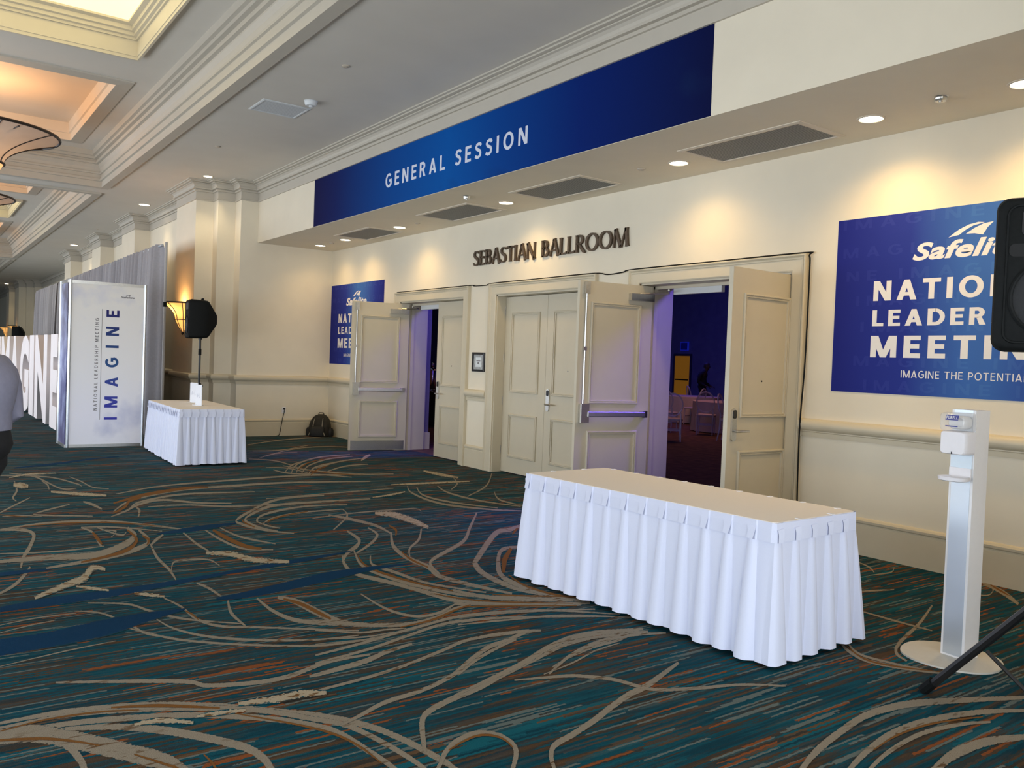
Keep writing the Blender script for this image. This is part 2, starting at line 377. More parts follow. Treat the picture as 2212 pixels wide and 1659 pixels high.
RIBBONS = 'b,-3829,318,-3798,318,-3836,523,-3780,518,-3787,733,-3717,722,-3705,919,-3637,903,-3575,1106,-3510,1085,-3399,1295,-3338,1270,-3256,1443,-3200,1415,-3065,1565,-3016,1533,-2878,1626,-2838,1593,-2672,1664,-2639,1630,-2581,1669,-2559,1642,-2429,1668,-2418,1654;b,-3779,315,-3754,314,-3784,558,-3737,554,-3709,809,-3651,798,-3576,1057,-3520,1041,-3440,1240,-3388,1219,-3255,1391,-3208,1368,-3119,1487,-3077,1460,-2926,1538,-2893,1511,-2748,1566,-2721,1539,-2636,1572,-2619,1550,-2510,1564,-2502,1552;b,-3727,265,-3700,265,-3713,466,-3665,463,-3674,669,-3614,661,-3556,957,-3497,942,-3390,1193,-3334,1172,-3239,1335,-3188,1311,-3093,1426,-3052,1398,-2856,1465,-2824,1436,-2695,1479,-2675,1456,-2548,1472,-2539,1460;b,-3719,248,-3638,248,-3750,310,-3605,305,-3735,431,-3557,409,-3582,562,-3422,526,-3377,707,-3234,663,-3230,801,-3102,750,-3102,837,-3020,790,-2967,852,-2928,825;b,-3649,524,-3612,520,-3586,697,-3521,685,-3468,847,-3393,826,-3302,982,-3233,956,-3148,1079,-3089,1049,-3035,1108,-2994,1074,-2923,1104,-2907,1077,-2805,1082,-2800,1068;b,-3627,461,-3594,450,-3475,525,-3428,502,-3324,544,-3302,519,-3177,539,-3171,525;o,-3657,276,-3644,276,-3655,306,-3632,305,-3597,438,-3569,435,-3500,544,-3479,540,-3417,610,-3406,607;o,-3278,704,-3266,700,-3139,786,-3120,779,-3098,809,-3081,800,-2997,830,-2989,825;o,-3762,712,-3745,709,-3726,813,-3696,807,-3687,896,-3650,887,-3615,991,-3586,983,-3532,1092,-3516,1087;o,-3145,919,-3139,914,-3079,927,-3070,918,-3019,927,-3016,918,-2943,911,-2943,906;o,-3737,312,-3727,312,-3768,473,-3749,472,-3743,656,-3724,653,-3678,803,-3667,801;o,-3459,1118,-3449,1114,-3201,1319,-3185,1310,-3053,1405,-3035,1393,-2898,1442,-2887,1432,-2738,1449,-2733,1443;b,-4828,973,-4811,969,-4708,1042,-4680,1033,-4524,1149,-4489,1139,-4338,1332,-4305,1321,-4161,1574,-4129,1561,-4052,1781,-4020,1768,-4024,2031,-3998,2020,-4047,2254,-4032,2247;b,-4946,1141,-4929,1135,-4693,1191,-4662,1181,-4477,1313,-4438,1300,-4307,1502,-4269,1489,-4157,1761,-4127,1749,-4101,2001,-4084,1993;b,-5035,1767,-5007,1750,-4752,1767,-4701,1739,-4533,1821,-4464,1789,-4369,1987,-4300,1955,-4194,2260,-4127,2225,-4167,2468,-4112,2442,-4284,2698,-4252,2684;b,-5019,1891,-4954,1862,-4893,1966,-4788,1911,-4615,2002,-4501,1935,-4382,2038,-4289,1988,-4218,2157,-4166,2129;o,-4950,1901,-4914,1884,-4811,1960,-4752,1929,-4583,1984,-4532,1953,-4438,1991,-4411,1973;b,-5057,1598,-5052,1586,-4809,1545,-4782,1521,-4543,1534,-4524,1521;b,-5321,1278,-5298,1270,-5083,1328,-5049,1313,-4802,1344,-4760,1326,-4622,1417,-4577,1401,-4508,1570,-4472,1558,-4172,2035,-4153,2026;o,-4971,1323,-4954,1316,-4891,1342,-4865,1330,-4770,1344,-4757,1337;b,-5263,789,-5243,786,-5152,915,-5119,907,-4866,1006,-4832,994,-4658,1054,-4630,1045,-4533,1151,-4517,1146;b,-5396,881,-5372,877,-5276,1073,-5235,1063,-5077,1158,-5032,1145,-4829,1286,-4793,1275,-4588,1533,-4569,1526;b,-5546,1544,-5513,1531,-5414,1582,-5361,1559,-5156,1591,-5130,1578;b,-6830,1548,-6810,1533,-6362,1495,-6318,1469,-5990,1484,-5947,1460,-5684,1451,-5666,1439;b,-7094,1702,-7150,1707,-6907,1610,-6998,1616,-6777,1544,-6823,1545;b,-5903,1469,-5894,1472,-6171,1549,-6132,1546,-6215,1642,-6155,1628,-6150,1788,-6104,1773,-5921,1803,-5900,1794;b,-5823,2693,-5816,2675,-5572,2600,-5528,2560,-5319,2567,-5231,2515,-4985,2680,-4902,2628,-4679,2771,-4603,2720,-4359,2920,-4289,2870,-4198,3094,-4143,3053,-4070,3248,-4039,3223;b,-5929,2836,-5912,2816,-5523,2702,-5473,2664,-5240,2706,-5164,2658,-4857,2785,-4786,2739,-4516,2933,-4463,2897,-4289,3159,-4260,3138;o,-5777,2791,-5761,2777,-5504,2718,-5469,2692,-5273,2721,-5222,2689,-4890,2802,-4853,2778,-4552,2937,-4532,2923;b,-5729,2876,-5724,2862,-5484,2774,-5436,2739,-5249,2818,-5181,2775,-4860,2875,-4811,2842,-4477,3086,-4451,3067;b,-6420,3417,-6415,3395,-5956,3200,-5905,3146,-5587,3120,-5486,3046,-5265,3116,-5173,3044,-5002,3055,-4910,2987,-4677,3129,-4606,3076,-4380,3226,-4343,3196;o,-5736,3144,-5711,3125,-5478,3095,-5433,3061,-5219,3082,-5194,3064;b,-6648,3107,-6595,3073,-6308,3062,-6260,3014,-6012,2902,-6106,2920,-5838,2740,-5909,2753,-5607,2594,-5634,2594;b,-6704,3331,-6657,3299,-6385,3270,-6381,3242,-6049,3035,-6124,3056,-5821,2802,-5863,2815;b,-6883,4606,-6919,4613,-6269,4132,-6325,4141,-5785,3749,-5880,3786,-5399,3253,-5485,3286,-5276,3144,-5265,3115,-5021,3064,-4999,3041;b,-6429,3717,-6445,3712,-6045,3479,-6094,3487,-5780,3246,-5822,3251,-5558,3121,-5563,3112;b,-7617,3502,-7590,3480,-7230,3378,-7274,3380,-6699,3000,-6733,3007;b,-7412,3264,-7341,3230,-7208,3362,-7088,3301,-6800,3447,-6696,3386,-6400,3400,-6350,3368;b,-6701,2644,-6743,2662,-6924,2465,-7001,2495,-7293,2365,-7389,2404,-7591,2456,-7504,2444,-7895,2666,-7781,2639,-8326,3000,-8190,2961,-8504,3291,-8385,3248,-8480,3672,-8411,3643;b,-6845,2557,-6892,2576,-7004,2471,-7087,2506,-7389,2451,-7447,2491,-7777,2648,-7655,2619,-8124,2977,-7977,2930,-8149,3403,-8027,3354,-8088,4029,-8017,3995;b,-7125,2555,-7162,2572,-7380,2554,-7373,2569,-7718,2763,-7612,2732,-7930,3192,-7836,3156,-7852,3654,-7798,3630;b,-6960,2620,-6999,2636,-7181,2550,-7220,2577,-7472,2742,-7372,2712,-7635,3075,-7548,3042,-7629,3502,-7578,3480;o,-7091,2442,-7124,2457,-7287,2425,-7346,2451,-7436,2443,-7466,2458;o,-7120,2594,-7134,2605,-7342,2651,-7287,2639,-7541,2879,-7475,2857,-7641,3147,-7602,3133;b,-8103,1492,-8056,1486,-8329,1649,-8242,1638,-8668,1839,-8546,1820,-8856,2099,-8723,2068,-8552,2357,-8451,2328,-8361,2641,-8305,2623;b,-8348,1554,-8303,1551,-8828,1766,-8731,1754,-9184,2059,-9044,2033,-9438,2472,-9286,2436,-9505,2995,-9345,2947,-9512,3677,-9378,3626,-9228,4590,-9153,4553;b,-8409,1705,-8369,1702,-8783,1864,-8693,1850,-9091,2267,-8965,2239,-9096,2623,-8993,2594,-8969,3079,-8911,3060;b,-8544,1790,-8491,1770,-8309,1782,-8280,1755,-7978,1701,-7994,1692;o,-8804,1638,-8721,1627,-9054,1832,-8898,1808,-9301,2062,-9091,2022,-9533,2497,-9350,2453,-9485,2733,-9380,2705;o,-8268,1539,-8195,1532,-8594,1695,-8465,1685,-8913,1801,-8764,1784,-9051,1942,-8956,1926;b,-7839,560,-7792,558,-8038,976,-7947,966,-7943,1409,-7829,1389,-7587,1711,-7502,1690,-7169,1982,-7125,1969;b,-7712,1193,-7678,1188,-7611,1441,-7551,1429,-7279,1733,-7248,1725;o,-7927,795,-7897,792,-7944,1139,-7889,1131,-7775,1507,-7720,1497,-7470,1777,-7441,1770;b,-7874,627,-7798,621,-7829,787,-7697,771,-7565,844,-7514,814,-7078,769,-7148,753,-6719,687,-6767,674,-6424,641,-6441,633;b,-6737,485,-6647,480,-6759,825,-6593,807,-6717,1116,-6508,1088,-6878,1297,-6663,1273,-7072,1427,-6870,1415,-7209,1484,-7226,1526,-7483,1497,-7563,1529;b,-6389,781,-6331,776,-6484,1006,-6376,994,-6612,1252,-6470,1233,-6835,1486,-6689,1470,-6983,1547,-7008,1578,-7361,1564,-7415,1587;o,-7449,1503,-7403,1485,-7035,1496,-7031,1473,-6668,1368,-6784,1377,-6507,1209,-6603,1220,-6404,997,-6455,1003;o,-7171,1560,-7121,1543,-6997,1575,-6956,1548,-6780,1514,-6799,1507;b,-7701,1193,-7649,1181,-7479,1248,-7411,1226,-7002,1221,-6961,1200,-6889,1214,-6863,1202;o,-7466,1246,-7424,1228,-7287,1246,-7214,1215,-6977,1231,-6939,1214;b,-7531,1320,-7489,1313,-7444,1414,-7390,1395,-7172,1329,-7198,1327;b,-7642,1305,-7602,1296,-7279,1414,-7210,1399,-7355,1470,-7317,1466;b,-6960,557,-6934,555,-6899,768,-6852,764,-6872,989,-6825,983,-6899,1228,-6871,1224;b,-7167,1873,-7129,1856,-6703,1861,-6639,1833,-6418,1866,-6382,1851;b,-7237,2060,-7197,2043,-6794,2065,-6726,2037,-6398,2121,-6329,2095,-6247,2302,-6207,2288;o,-7177,2122,-7101,2090,-6844,2139,-6716,2085,-6496,2174,-6370,2123,-6324,2240,-6252,2212;b,-7230,2192,-7189,2176,-6810,2236,-6740,2209,-6429,2388,-6392,2373;b,-5801,443,-5763,445,-6019,555,-5949,559,-6288,643,-6224,650,-6457,689,-6423,695;b,-11294,980,-11226,973,-10929,1202,-10819,1186,-9947,1332,-9854,1316,-9870,1473,-9815,1465;b,-11138,830,-11081,826,-10882,1311,-10783,1298,-10220,1526,-10135,1510,-9976,1539,-9935,1530;b,-10774,1534,-10723,1525,-10378,1596,-10295,1579,-9906,1636,-9825,1620,-9716,1761,-9670,1752;b,-10542,1228,-10486,1217,-10232,1251,-10159,1231,-9868,1221,-9851,1211;b,-9005,1409,-8918,1392,-8842,1467,-8700,1435,-8522,1492,-8450,1474;b,-8143,1350,-8187,1357,-8369,943,-8448,953,-8610,1005,-8529,999,-8876,1268,-8826,1263;b,-8528,640,-8492,641,-8842,752,-8773,752,-9248,920,-9172,917,-9419,997,-9374,995;b,-8458,688,-8425,686,-8449,845,-8390,839,-8329,975,-8296,971;o,-8594,647,-8565,644,-8490,744,-8440,739,-8350,871,-8322,868;b,-10583,973,-10566,961,-9884,935,-9903,919,-9449,864,-9461,848,-9255,868,-9212,858;b,-8714,4824,-8682,4797,-8266,4638,-8182,4582,-7562,4579,-7461,4513,-7064,4831,-6988,4778,-6804,5111,-6762,5079;b,-8597,4883,-8560,4853,-8077,4679,-7992,4622,-7566,4724,-7483,4669,-7055,4969,-7012,4938;b,-8592,5163,-8541,5126,-8111,5030,-8020,4968,-7501,5066,-7417,5007,-7036,5253,-6993,5219;b,-9102,5709,-9069,5677,-8625,5469,-8654,5464,-8252,5149,-8296,5167;b,-7801,5076,-7754,5051,-8390,5717,-8307,5676,-9300,6426,-9265,6415;b,-7952,5548,-7923,5517,-7479,5299,-7404,5237,-7060,5302,-7018,5268;b,-10290,3909,-10240,3898,-10988,4268,-10865,4231,-11388,4631,-11306,4602;b,-10237,4041,-10196,4034,-10900,4365,-10782,4329,-11234,4672,-11153,4643;b,-10597,3874,-10527,3847,-10246,3958,-10126,3911,-9960,4304,-9844,4254,-9624,4530,-9562,4500;b,-9997,4099,-9943,4086,-10673,4471,-10533,4423,-11076,4918,-10984,4881;o,-9925,4102,-9880,4089,-10427,4402,-10326,4368,-10754,4709,-10689,4684;b,-4499,370,-4489,370,-4585,670,-4566,669,-4616,887,-4605,886;b,-4171,558,-4146,555,-4065,786,-4021,778,-3917,1050,-3864,1036,-3817,1125,-3765,1110,-3749,1312,-3696,1297,-3746,1474,-3692,1460,-3825,1706,-3779,1691,-3808,1925,-3782,1914;b,-5168,421,-5154,420,-5220,588,-5193,586,-5209,793,-5193,791;b,-5029,410,-5017,410,-5092,542,-5070,541,-5126,678,-5113,677;b,-8486,3037,-8446,3023,-8580,3850,-8505,3817,-8623,4587,-8578,4564;b,-7293,3051,-7262,3039,-7399,3567,-7342,3541,-7382,4144,-7322,4111,-7195,4146,-7165,4126;o,-6718,3543,-6674,3513,-6510,3510,-6466,3467,-6272,3380,-6277,3370;b,-9338,1759,-9288,1751,-9741,2304,-9641,2283,-9922,3125,-9786,3084,-10000,4013,-9883,3967,-9710,5158,-9644,5124;b,-8468,1883,-8426,1874,-8453,2220,-8376,2200,-8207,2592,-8132,2569,-8135,3152,-8092,3135;c,-6395,1840,-6272,1804,-6322,2011,-6112,1938,-6068,2101,-5871,2028,-5860,2284,-5750,2241;c,-7375,3731,-7177,3628,-7299,3900,-6964,3708,-6949,3918,-6657,3730,-6529,3847,-6384,3746;c,-5672,633,-5580,632,-5936,825,-5756,816,-6082,947,-5860,942,-6331,1048,-6124,1032,-6216,1118,-6098,1096;c,-5814,882,-5755,872,-5744,964,-5642,944,-5630,1036,-5573,1024;c,-5492,1155,-5433,1141,-5440,1231,-5337,1206,-5342,1296,-5285,1281;c,-3555,1176,-3500,1161,-3545,1344,-3446,1314,-3544,1451,-3443,1416,-3477,1546,-3421,1523;c,-3554,759,-3516,753,-3551,864,-3484,849,-3450,962,-3414,951;c,-3501,987,-3469,981,-3502,1081,-3445,1068,-3464,1177,-3432,1168;c,-9779,1224,-9614,1202,-9581,1475,-9299,1430,-9322,1670,-9167,1641;c,-10472,951,-10162,920,-10509,1026,-9964,967,-10299,1073,-9996,1038;c,-9893,5716,-9711,5605,-9584,5789,-9279,5596,-9146,5804,-8985,5697;c,-8899,4701,-8799,4650,-8893,5206,-8712,5103,-8801,5755,-8697,5689;c,-8152,4087,-8069,4048,-8275,4373,-8123,4299,-8371,4600,-8282,4555;c,-10919,947,-10819,940,-11190,1155,-11000,1139,-11149,1438,-11041,1425;c,-11199,5399,-11010,5329,-11664,5692,-11285,5541,-11843,5867,-11609,5768;b,-3119,1450,-3102,1446,-3167,1549,-3135,1542,-3248,1720,-3205,1706,-3277,1898,-3232,1881,-3328,2051,-3282,2034,-3387,2167,-3342,2154,-3503,2326,-3455,2311,-3621,2524,-3565,2500,-3653,2663,-3594,2632,-3717,2842,-3666,2811,-3686,2925,-3657,2904;b,-2734,1623,-2732,1633,-2803,1651,-2796,1669,-2987,1746,-2966,1762,-3075,1837,-3024,1825,-3136,1988,-3079,1966,-3187,2170,-3127,2145,-3259,2336,-3196,2309,-3349,2581,-3281,2547,-3449,2854,-3375,2810,-3484,3042,-3406,2986,-3481,3205,-3401,3138,-3410,3365,-3347,3307,-3368,3454,-3333,3420;b,-2568,1560,-2555,1560,-2624,1620,-2603,1624,-2707,1694,-2677,1696,-2765,1779,-2726,1769,-2791,1869,-2749,1849,-2771,1931,-2731,1903,-2715,1969,-2682,1937,-2631,1972,-2612,1939,-2547,1936,-2556,1917,-2447,1846,-2464,1839,-2383,1762,-2393,1761;o,-2701,1712,-2692,1710,-2733,1785,-2718,1780,-2754,1868,-2734,1859,-2737,1923,-2719,1909,-2676,1954,-2665,1941,-2590,1942,-2585,1935;b,-2316,1934,-2316,1946,-2457,2012,-2448,2029,-2541,2102,-2501,2092,-2578,2226,-2533,2206,-2639,2398,-2592,2378,-2698,2536,-2649,2514,-2766,2717,-2712,2686,-2801,2866,-2745,2831,-2864,3040,-2818,3013,-2929,3228,-2901,3211;b,-3155,2356,-3139,2345,-3109,2523,-3081,2502,-3067,2644,-3032,2615,-2997,2726,-2964,2695,-2914,2794,-2883,2761,-2809,2829,-2780,2796,-2728,2880,-2698,2849,-2644,3058,-2614,3026,-2563,3278,-2540,3250,-2436,3446,-2423,3428;b,-3926,1680,-3909,1674,-3941,1732,-3910,1722,-3985,1955,-3944,1940,-4037,2154,-3994,2137,-4095,2417,-4050,2396,-4132,2637,-4085,2611,-4078,2916,-4031,2885,-3981,3176,-3943,3148,-3843,3471,-3822,3453;b,-3822,1636,-3805,1631,-3835,1687,-3806,1677,-3885,1948,-3846,1934,-3972,2218,-3931,2201,-4055,2490,-4010,2468,-4043,2683,-3997,2655,-3960,2940,-3924,2914,-3707,3410,-3688,3393;b,-3682,1549,-3654,1540,-3703,1629,-3651,1613,-3755,1867,-3688,1843,-3811,2009,-3755,1989,-3850,2187,-3817,2173;b,-3490,1471,-3474,1466,-3510,1548,-3482,1539,-3542,1781,-3506,1768,-3591,2002,-3553,1987,-3682,2265,-3641,2248,-3762,2499,-3718,2476,-3742,2781,-3705,2757,-3724,2871,-3704,2857;b,-3199,2620,-3183,2612,-3283,2822,-3254,2805,-3334,3018,-3295,2991,-3342,3187,-3310,3163,-3368,3324,-3350,3310;b,-3141,2521,-3131,2515,-3196,2750,-3178,2740,-3272,2965,-3252,2952,-3297,3169,-3285,3160;b,-4822,2359,-4802,2345,-4544,2354,-4512,2331,-4368,2380,-4325,2352,-4246,2457,-4201,2431,-4254,2589,-4208,2567,-4317,2708,-4281,2693,-4367,2794,-4346,2785;b,-4469,1889,-4439,1875,-4425,1941,-4371,1916,-4316,2071,-4250,2038,-4213,2202,-4148,2169,-4158,2357,-4092,2325,-4192,2550,-4124,2519,-4285,2730,-4228,2702,-4299,2870,-4266,2851;o,-4107,2256,-4090,2249,-4135,2441,-4104,2426,-4181,2565,-4142,2547,-4247,2708,-4214,2693,-4288,2841,-4268,2831;b,-4700,2715,-4665,2692,-4530,2780,-4471,2739,-4390,2855,-4316,2805,-4240,3031,-4168,2979,-4075,3251,-4020,3207,-3965,3456,-3933,3430;o,-4602,2766,-4586,2756,-4420,2873,-4394,2856,-4256,3041,-4231,3023,-4003,3428,-3989,3417;b,-4632,2929,-4588,2899,-4420,3042,-4345,2988,-4312,3196,-4220,3128,-4141,3421,-4069,3363,-4056,3571,-4016,3537;o,-4410,3091,-4393,3079,-4276,3286,-4247,3265,-4119,3526,-4104,3513;b,-4286,1830,-4270,1823,-4212,1935,-4185,1922,-4138,2039,-4105,2023,-4118,2171,-4090,2158,-4079,2279,-4064,2271;b,-4150,1773,-4137,1768,-4098,1900,-4076,1890,-4055,2050,-4032,2040,-4054,2192,-4041,2186;b,-4074,1741,-4064,1738,-4041,1899,-4025,1892,-4000,2075,-3990,2071;b,-6166,4651,-6259,4710,-5992,4383,-6151,4483,-5912,4175,-6073,4249,-5257,3560,-5354,3582,-5132,3456,-5094,3387,-4884,3369,-4785,3279,-4512,3339,-4432,3270,-4242,3407,-4200,3368;o,-5414,3974,-5469,3987,-5113,3710,-5176,3705,-4826,3484,-4843,3470;o,-6076,4513,-6109,4526,-5958,4403,-6015,4425,-5869,4306,-5900,4318;b,-5401,4118,-5468,4166,-5385,3864,-5488,3914,-4967,3547,-4978,3511,-4755,3435,-4683,3357,-4552,3413,-4463,3333,-4239,3448,-4171,3386,-4022,3542,-3985,3508;o,-4769,3478,-4750,3458,-4508,3419,-4473,3387,-4246,3452,-4211,3420,-4044,3560,-4025,3543;b,-4357,2774,-4312,2747,-4261,3053,-4183,2999,-4124,3250,-4048,3192,-3974,3542,-3932,3506;o,-4275,2778,-4259,2768,-4144,3067,-4117,3048,-3948,3415,-3933,3402;b,-4140,2657,-4121,2646,-4086,2930,-4053,2908,-3957,3220,-3925,3194,-3686,3536,-3670,3520;b,-3990,2563,-3973,2553,-3927,2909,-3896,2888,-3839,3223,-3808,3198,-3592,3572,-3576,3556;b,-3747,2410,-3720,2395,-3764,2618,-3715,2588,-3742,2775,-3692,2742,-3703,2898,-3675,2878;b,-3344,2155,-3327,2151,-3490,2366,-3455,2354,-3590,2579,-3551,2560,-3624,2706,-3601,2694;b,-3147,2019,-3123,2010,-3268,2352,-3222,2331,-3352,2566,-3291,2537,-3452,2775,-3386,2740,-3522,2994,-3450,2945,-3519,3181,-3445,3121,-3460,3362,-3401,3309,-3419,3464,-3386,3434;b,-3137,2548,-3118,2541,-3288,2799,-3250,2780,-3380,3056,-3325,3018,-3387,3293,-3341,3253,-3301,3529,-3275,3503;b,-1827,2631,-1813,2627,-1892,2794,-1865,2784,-1958,2985,-1918,2961,-2017,3257,-1972,3218,-2052,3512,-2003,3453,-2023,3786,-1974,3707,-1915,4041,-1878,3969,-1725,4411,-1706,4365;b,-1731,2786,-1719,2782,-1792,2957,-1767,2945,-1846,3167,-1811,3140,-1885,3428,-1846,3383,-1867,3713,-1827,3650,-1782,4003,-1752,3942,-1650,4228,-1635,4191;b,-1689,2851,-1680,2848,-1747,3026,-1728,3015,-1792,3248,-1766,3223,-1809,3518,-1781,3480,-1765,3757,-1743,3717,-1701,3898,-1689,3873;o,-1821,3175,-1814,3168,-1847,3408,-1834,3392,-1826,3661,-1813,3640,-1743,3920,-1736,3906;b,-1568,3027,-1548,3013,-1620,3263,-1580,3228,-1651,3487,-1596,3414,-1624,3722,-1580,3642,-1532,3935,-1509,3883;b,-2714,4317,-2706,4292,-2576,4202,-2557,4155,-2432,4157,-2403,4099,-2261,4223,-2239,4177,-2114,4318,-2102,4293;b,-2708,4368,-2702,4349,-2522,4208,-2507,4173,-2334,4230,-2318,4196,-2166,4292,-2157,4274;o,-2659,4277,-2653,4263,-2459,4152,-2448,4128,-2311,4188,-2299,4165,-2140,4318,-2134,4305;b,-2799,5513,-2817,5528,-2625,5035,-2655,5063,-2478,4547,-2509,4570,-2408,4396,-2405,4363,-2316,4325,-2308,4299;b,-2994,4968,-2981,4944,-2759,4976,-2739,4934,-2524,4979,-2514,4957;b,-3783,6244,-3768,6215,-3656,6182,-3634,6135,-3523,6037,-3514,6013;b,-3531,6330,-3541,6340,-3445,6125,-3469,6161,-3478,5883,-3491,5903;b,-2954,6542,-2923,6456,-2744,6399,-2698,6259,-2535,6139,-2515,6069;o,-2878,6488,-2867,6457,-2778,6405,-2760,6352,-2674,6302,-2665,6273;b,-3264,5403,-3249,5379,-3221,5553,-3194,5508,-3166,5685,-3151,5660;b,-2906,6430,-2897,6407,-2811,6386,-2808,6359,-2734,6134,-2752,6168,-2810,6073,-2819,6095;b,-10119,3924,-10081,3917,-11057,4376,-10937,4339,-11721,4964,-11566,4903,-11893,5552,-11800,5510;b,-10125,4064,-10077,4052,-10876,4474,-10755,4434,-11494,5032,-11344,4971,-11660,5487,-11570,5446;b,-10938,4132,-10864,4103,-10459,4292,-10337,4240,-10111,4507,-9993,4454,-9812,4810,-9748,4778;b,-12028,4241,-11970,4222,-12920,5110,-12796,5064,-13048,5707,-12917,5651,-12682,6153,-12610,6118;b,-13628,4537,-13552,4513,-14204,5232,-14056,5180,-14528,5940,-14369,5877,-14648,6612,-14554,6570;b,-10544,4434,-10475,4408,-11159,5047,-11016,4988,-11418,5587,-11331,5547;b,-11794,3952,-11723,3928,-11474,4238,-11355,4191,-10660,4245,-10603,4220;b,-12725,4320,-12659,4298,-12771,4794,-12650,4751,-13301,5442,-13226,5414;b,-10825,3857,-10764,3835,-10710,4101,-10604,4059,-10168,4173,-10114,4150;b,-11800,4085,-11758,4072,-12302,4538,-12219,4509,-12394,4905,-12345,4886;b,-10106,4359,-10042,4334,-10650,4897,-10520,4842,-10726,5293,-10649,5256;o,-10443,4138,-10393,4123,-11115,4553,-11004,4515,-11477,4944,-11406,4916;o,-10373,4256,-10327,4237,-10000,4459,-9922,4423,-9737,4700,-9694,4679;n,-5529,449,-5404,439,-5617,753,-5414,727,-5620,1073,-5446,1041,-5677,1504,-5563,1474,-5749,1829,-5658,1801,-5857,2283,-5755,2330,-5928,2810,-5907,2800;n,-5149,1551,-5110,1540,-5191,1713,-5052,1669,-5313,2075,-5091,1990,-5420,2399,-5183,2297,-5419,2718,-5306,2662,-5368,3030,-5344,3016;n,-4909,342,-4608,322,-4923,403,-4629,380,-4932,611,-4656,609,-5005,843,-4708,860,-5040,1086,-4834,1067,-5017,1334,-4981,1324;n,-7196,1677,-7141,1664,-7332,1968,-7124,1914,-7380,2176,-7195,2122,-7369,2373,-7309,2354;n,-6333,433,-6190,424,-6366,512,-6251,503,-6373,645,-6269,635,-6333,803,-6294,798;n,-11775,1068,-11665,1058,-12127,1588,-11890,1558,-12452,2046,-12298,2021,-12635,2547,-12580,2536'
# ------------------------------------------------------------------ setting: floor
YW, YS, XC, ZS, ZF, ZC = 6.518, 5.07, -15.0, 3.487, 4.21, 4.55
XE = -1.55
floor = struct(MB().add([(-62, -3.6, 0), (5, -3.6, 0), (5, 6.75, 0), (-62, 6.75, 0)], [(0, 1, 2, 3)]).build('floor', carpet_mat('carpet', None)), 'teal and brown streaked hotel carpet with beige swirls')
def ribbons(data):
    def cat(P, n):
        o = []
        for i in range(len(P)-1):
            p0 = P[max(i-1, 0)]; p1 = P[i]; p2 = P[i+1]; p3 = P[min(i+2, len(P)-1)]
            for k in range(n):
                t = k/n; o.append(.5*((2*p1)+(p2-p0)*t+(2*p0-5*p1+4*p2-p3)*t*t+(3*p1-p0-3*p2+p3)*t**3))
        o.append(P[-1]); return o
    sets = {}
    def seen(x, y):
        d = Vector((x, y, -1.5)); z = d.dot(CF)
        return z > .3 and abs(d.dot(CR)/z*FPX) < 1250 and abs(d.dot(CU)/z*FPX) < 960
    idx = 0
    for row in data.split(';'):
        p = row.split(','); k = p[0]; q = [int(a)/1000 for a in p[1:]]
        Lp = [Vector((q[i], q[i+1])) for i in range(0, len(q), 4)]; Rp = [Vector((q[i+2], q[i+3])) for i in range(0, len(q), 4)]
        Lp = cat(Lp, 6); Rp = cat(Rp, 6)
        shifts = [(0, 0)]+[s for s in ((5.2, -.6), (2.6, -3.9), (-3.4, -3.6), (-8, -4.2), (6.5, 2.6), (-12, -3.0))
                           if not any(seen(a.x+s[0], a.y+s[1]) for a in Lp[::3]+[Lp[-1]]) and all(-3.5 < a.y+s[1] < 6.4 and a.x+s[0] < 4.9 for a in Lp+Rp)]
        for s in shifts:
            vs, uv, fs = sets.setdefault(k, ([], [], []))
            z = {'n': .0003, 'b': .0005, 'o': .0012, 'c': .0015}[k]+idx*1.5e-6; idx += 1
            o = len(vs); dist = 0
            for i, (a, b) in enumerate(zip(Lp, Rp)):
                if i: dist += ((a+b)/2-(Lp[i-1]+Rp[i-1])/2).length
                vs += [(a.x+s[0], a.y+s[1], z), (b.x+s[0], b.y+s[1], z)]; uv += [(dist, 0), (dist, 1)]
                if i: fs.append((o+2*i-2, o+2*i-1, o+2*i+1, o+2*i))
    nm = {'n': 'carpet_navy_streaks', 'b': 'carpet_beige_swirls', 'o': 'carpet_rust_accents', 'c': 'carpet_cream_flecks'}
    for k, (vs, uv, fs) in sets.items():
        me = bpy.data.meshes.new(nm[k]); me.from_pydata(vs, [], fs); ul = me.uv_layers.new(name='UVMap')
        for l in me.loops: ul.data[l.index].uv = uv[l.vertex_index]
        bm = bmesh.new(); bm.from_mesh(me)
        for f in bm.faces:
            f.normal_update()
            if f.normal.z < 0: f.normal_flip()
        bm.to_mesh(me); bm.free()
        me.materials.append(carpet_mat('carpet_'+k, k))
        ob = bpy.data.objects.new(nm[k], me); COL.objects.link(ob); ob.parent = floor; ob['kind'] = 'stuff'
ribbons(RIBBONS)
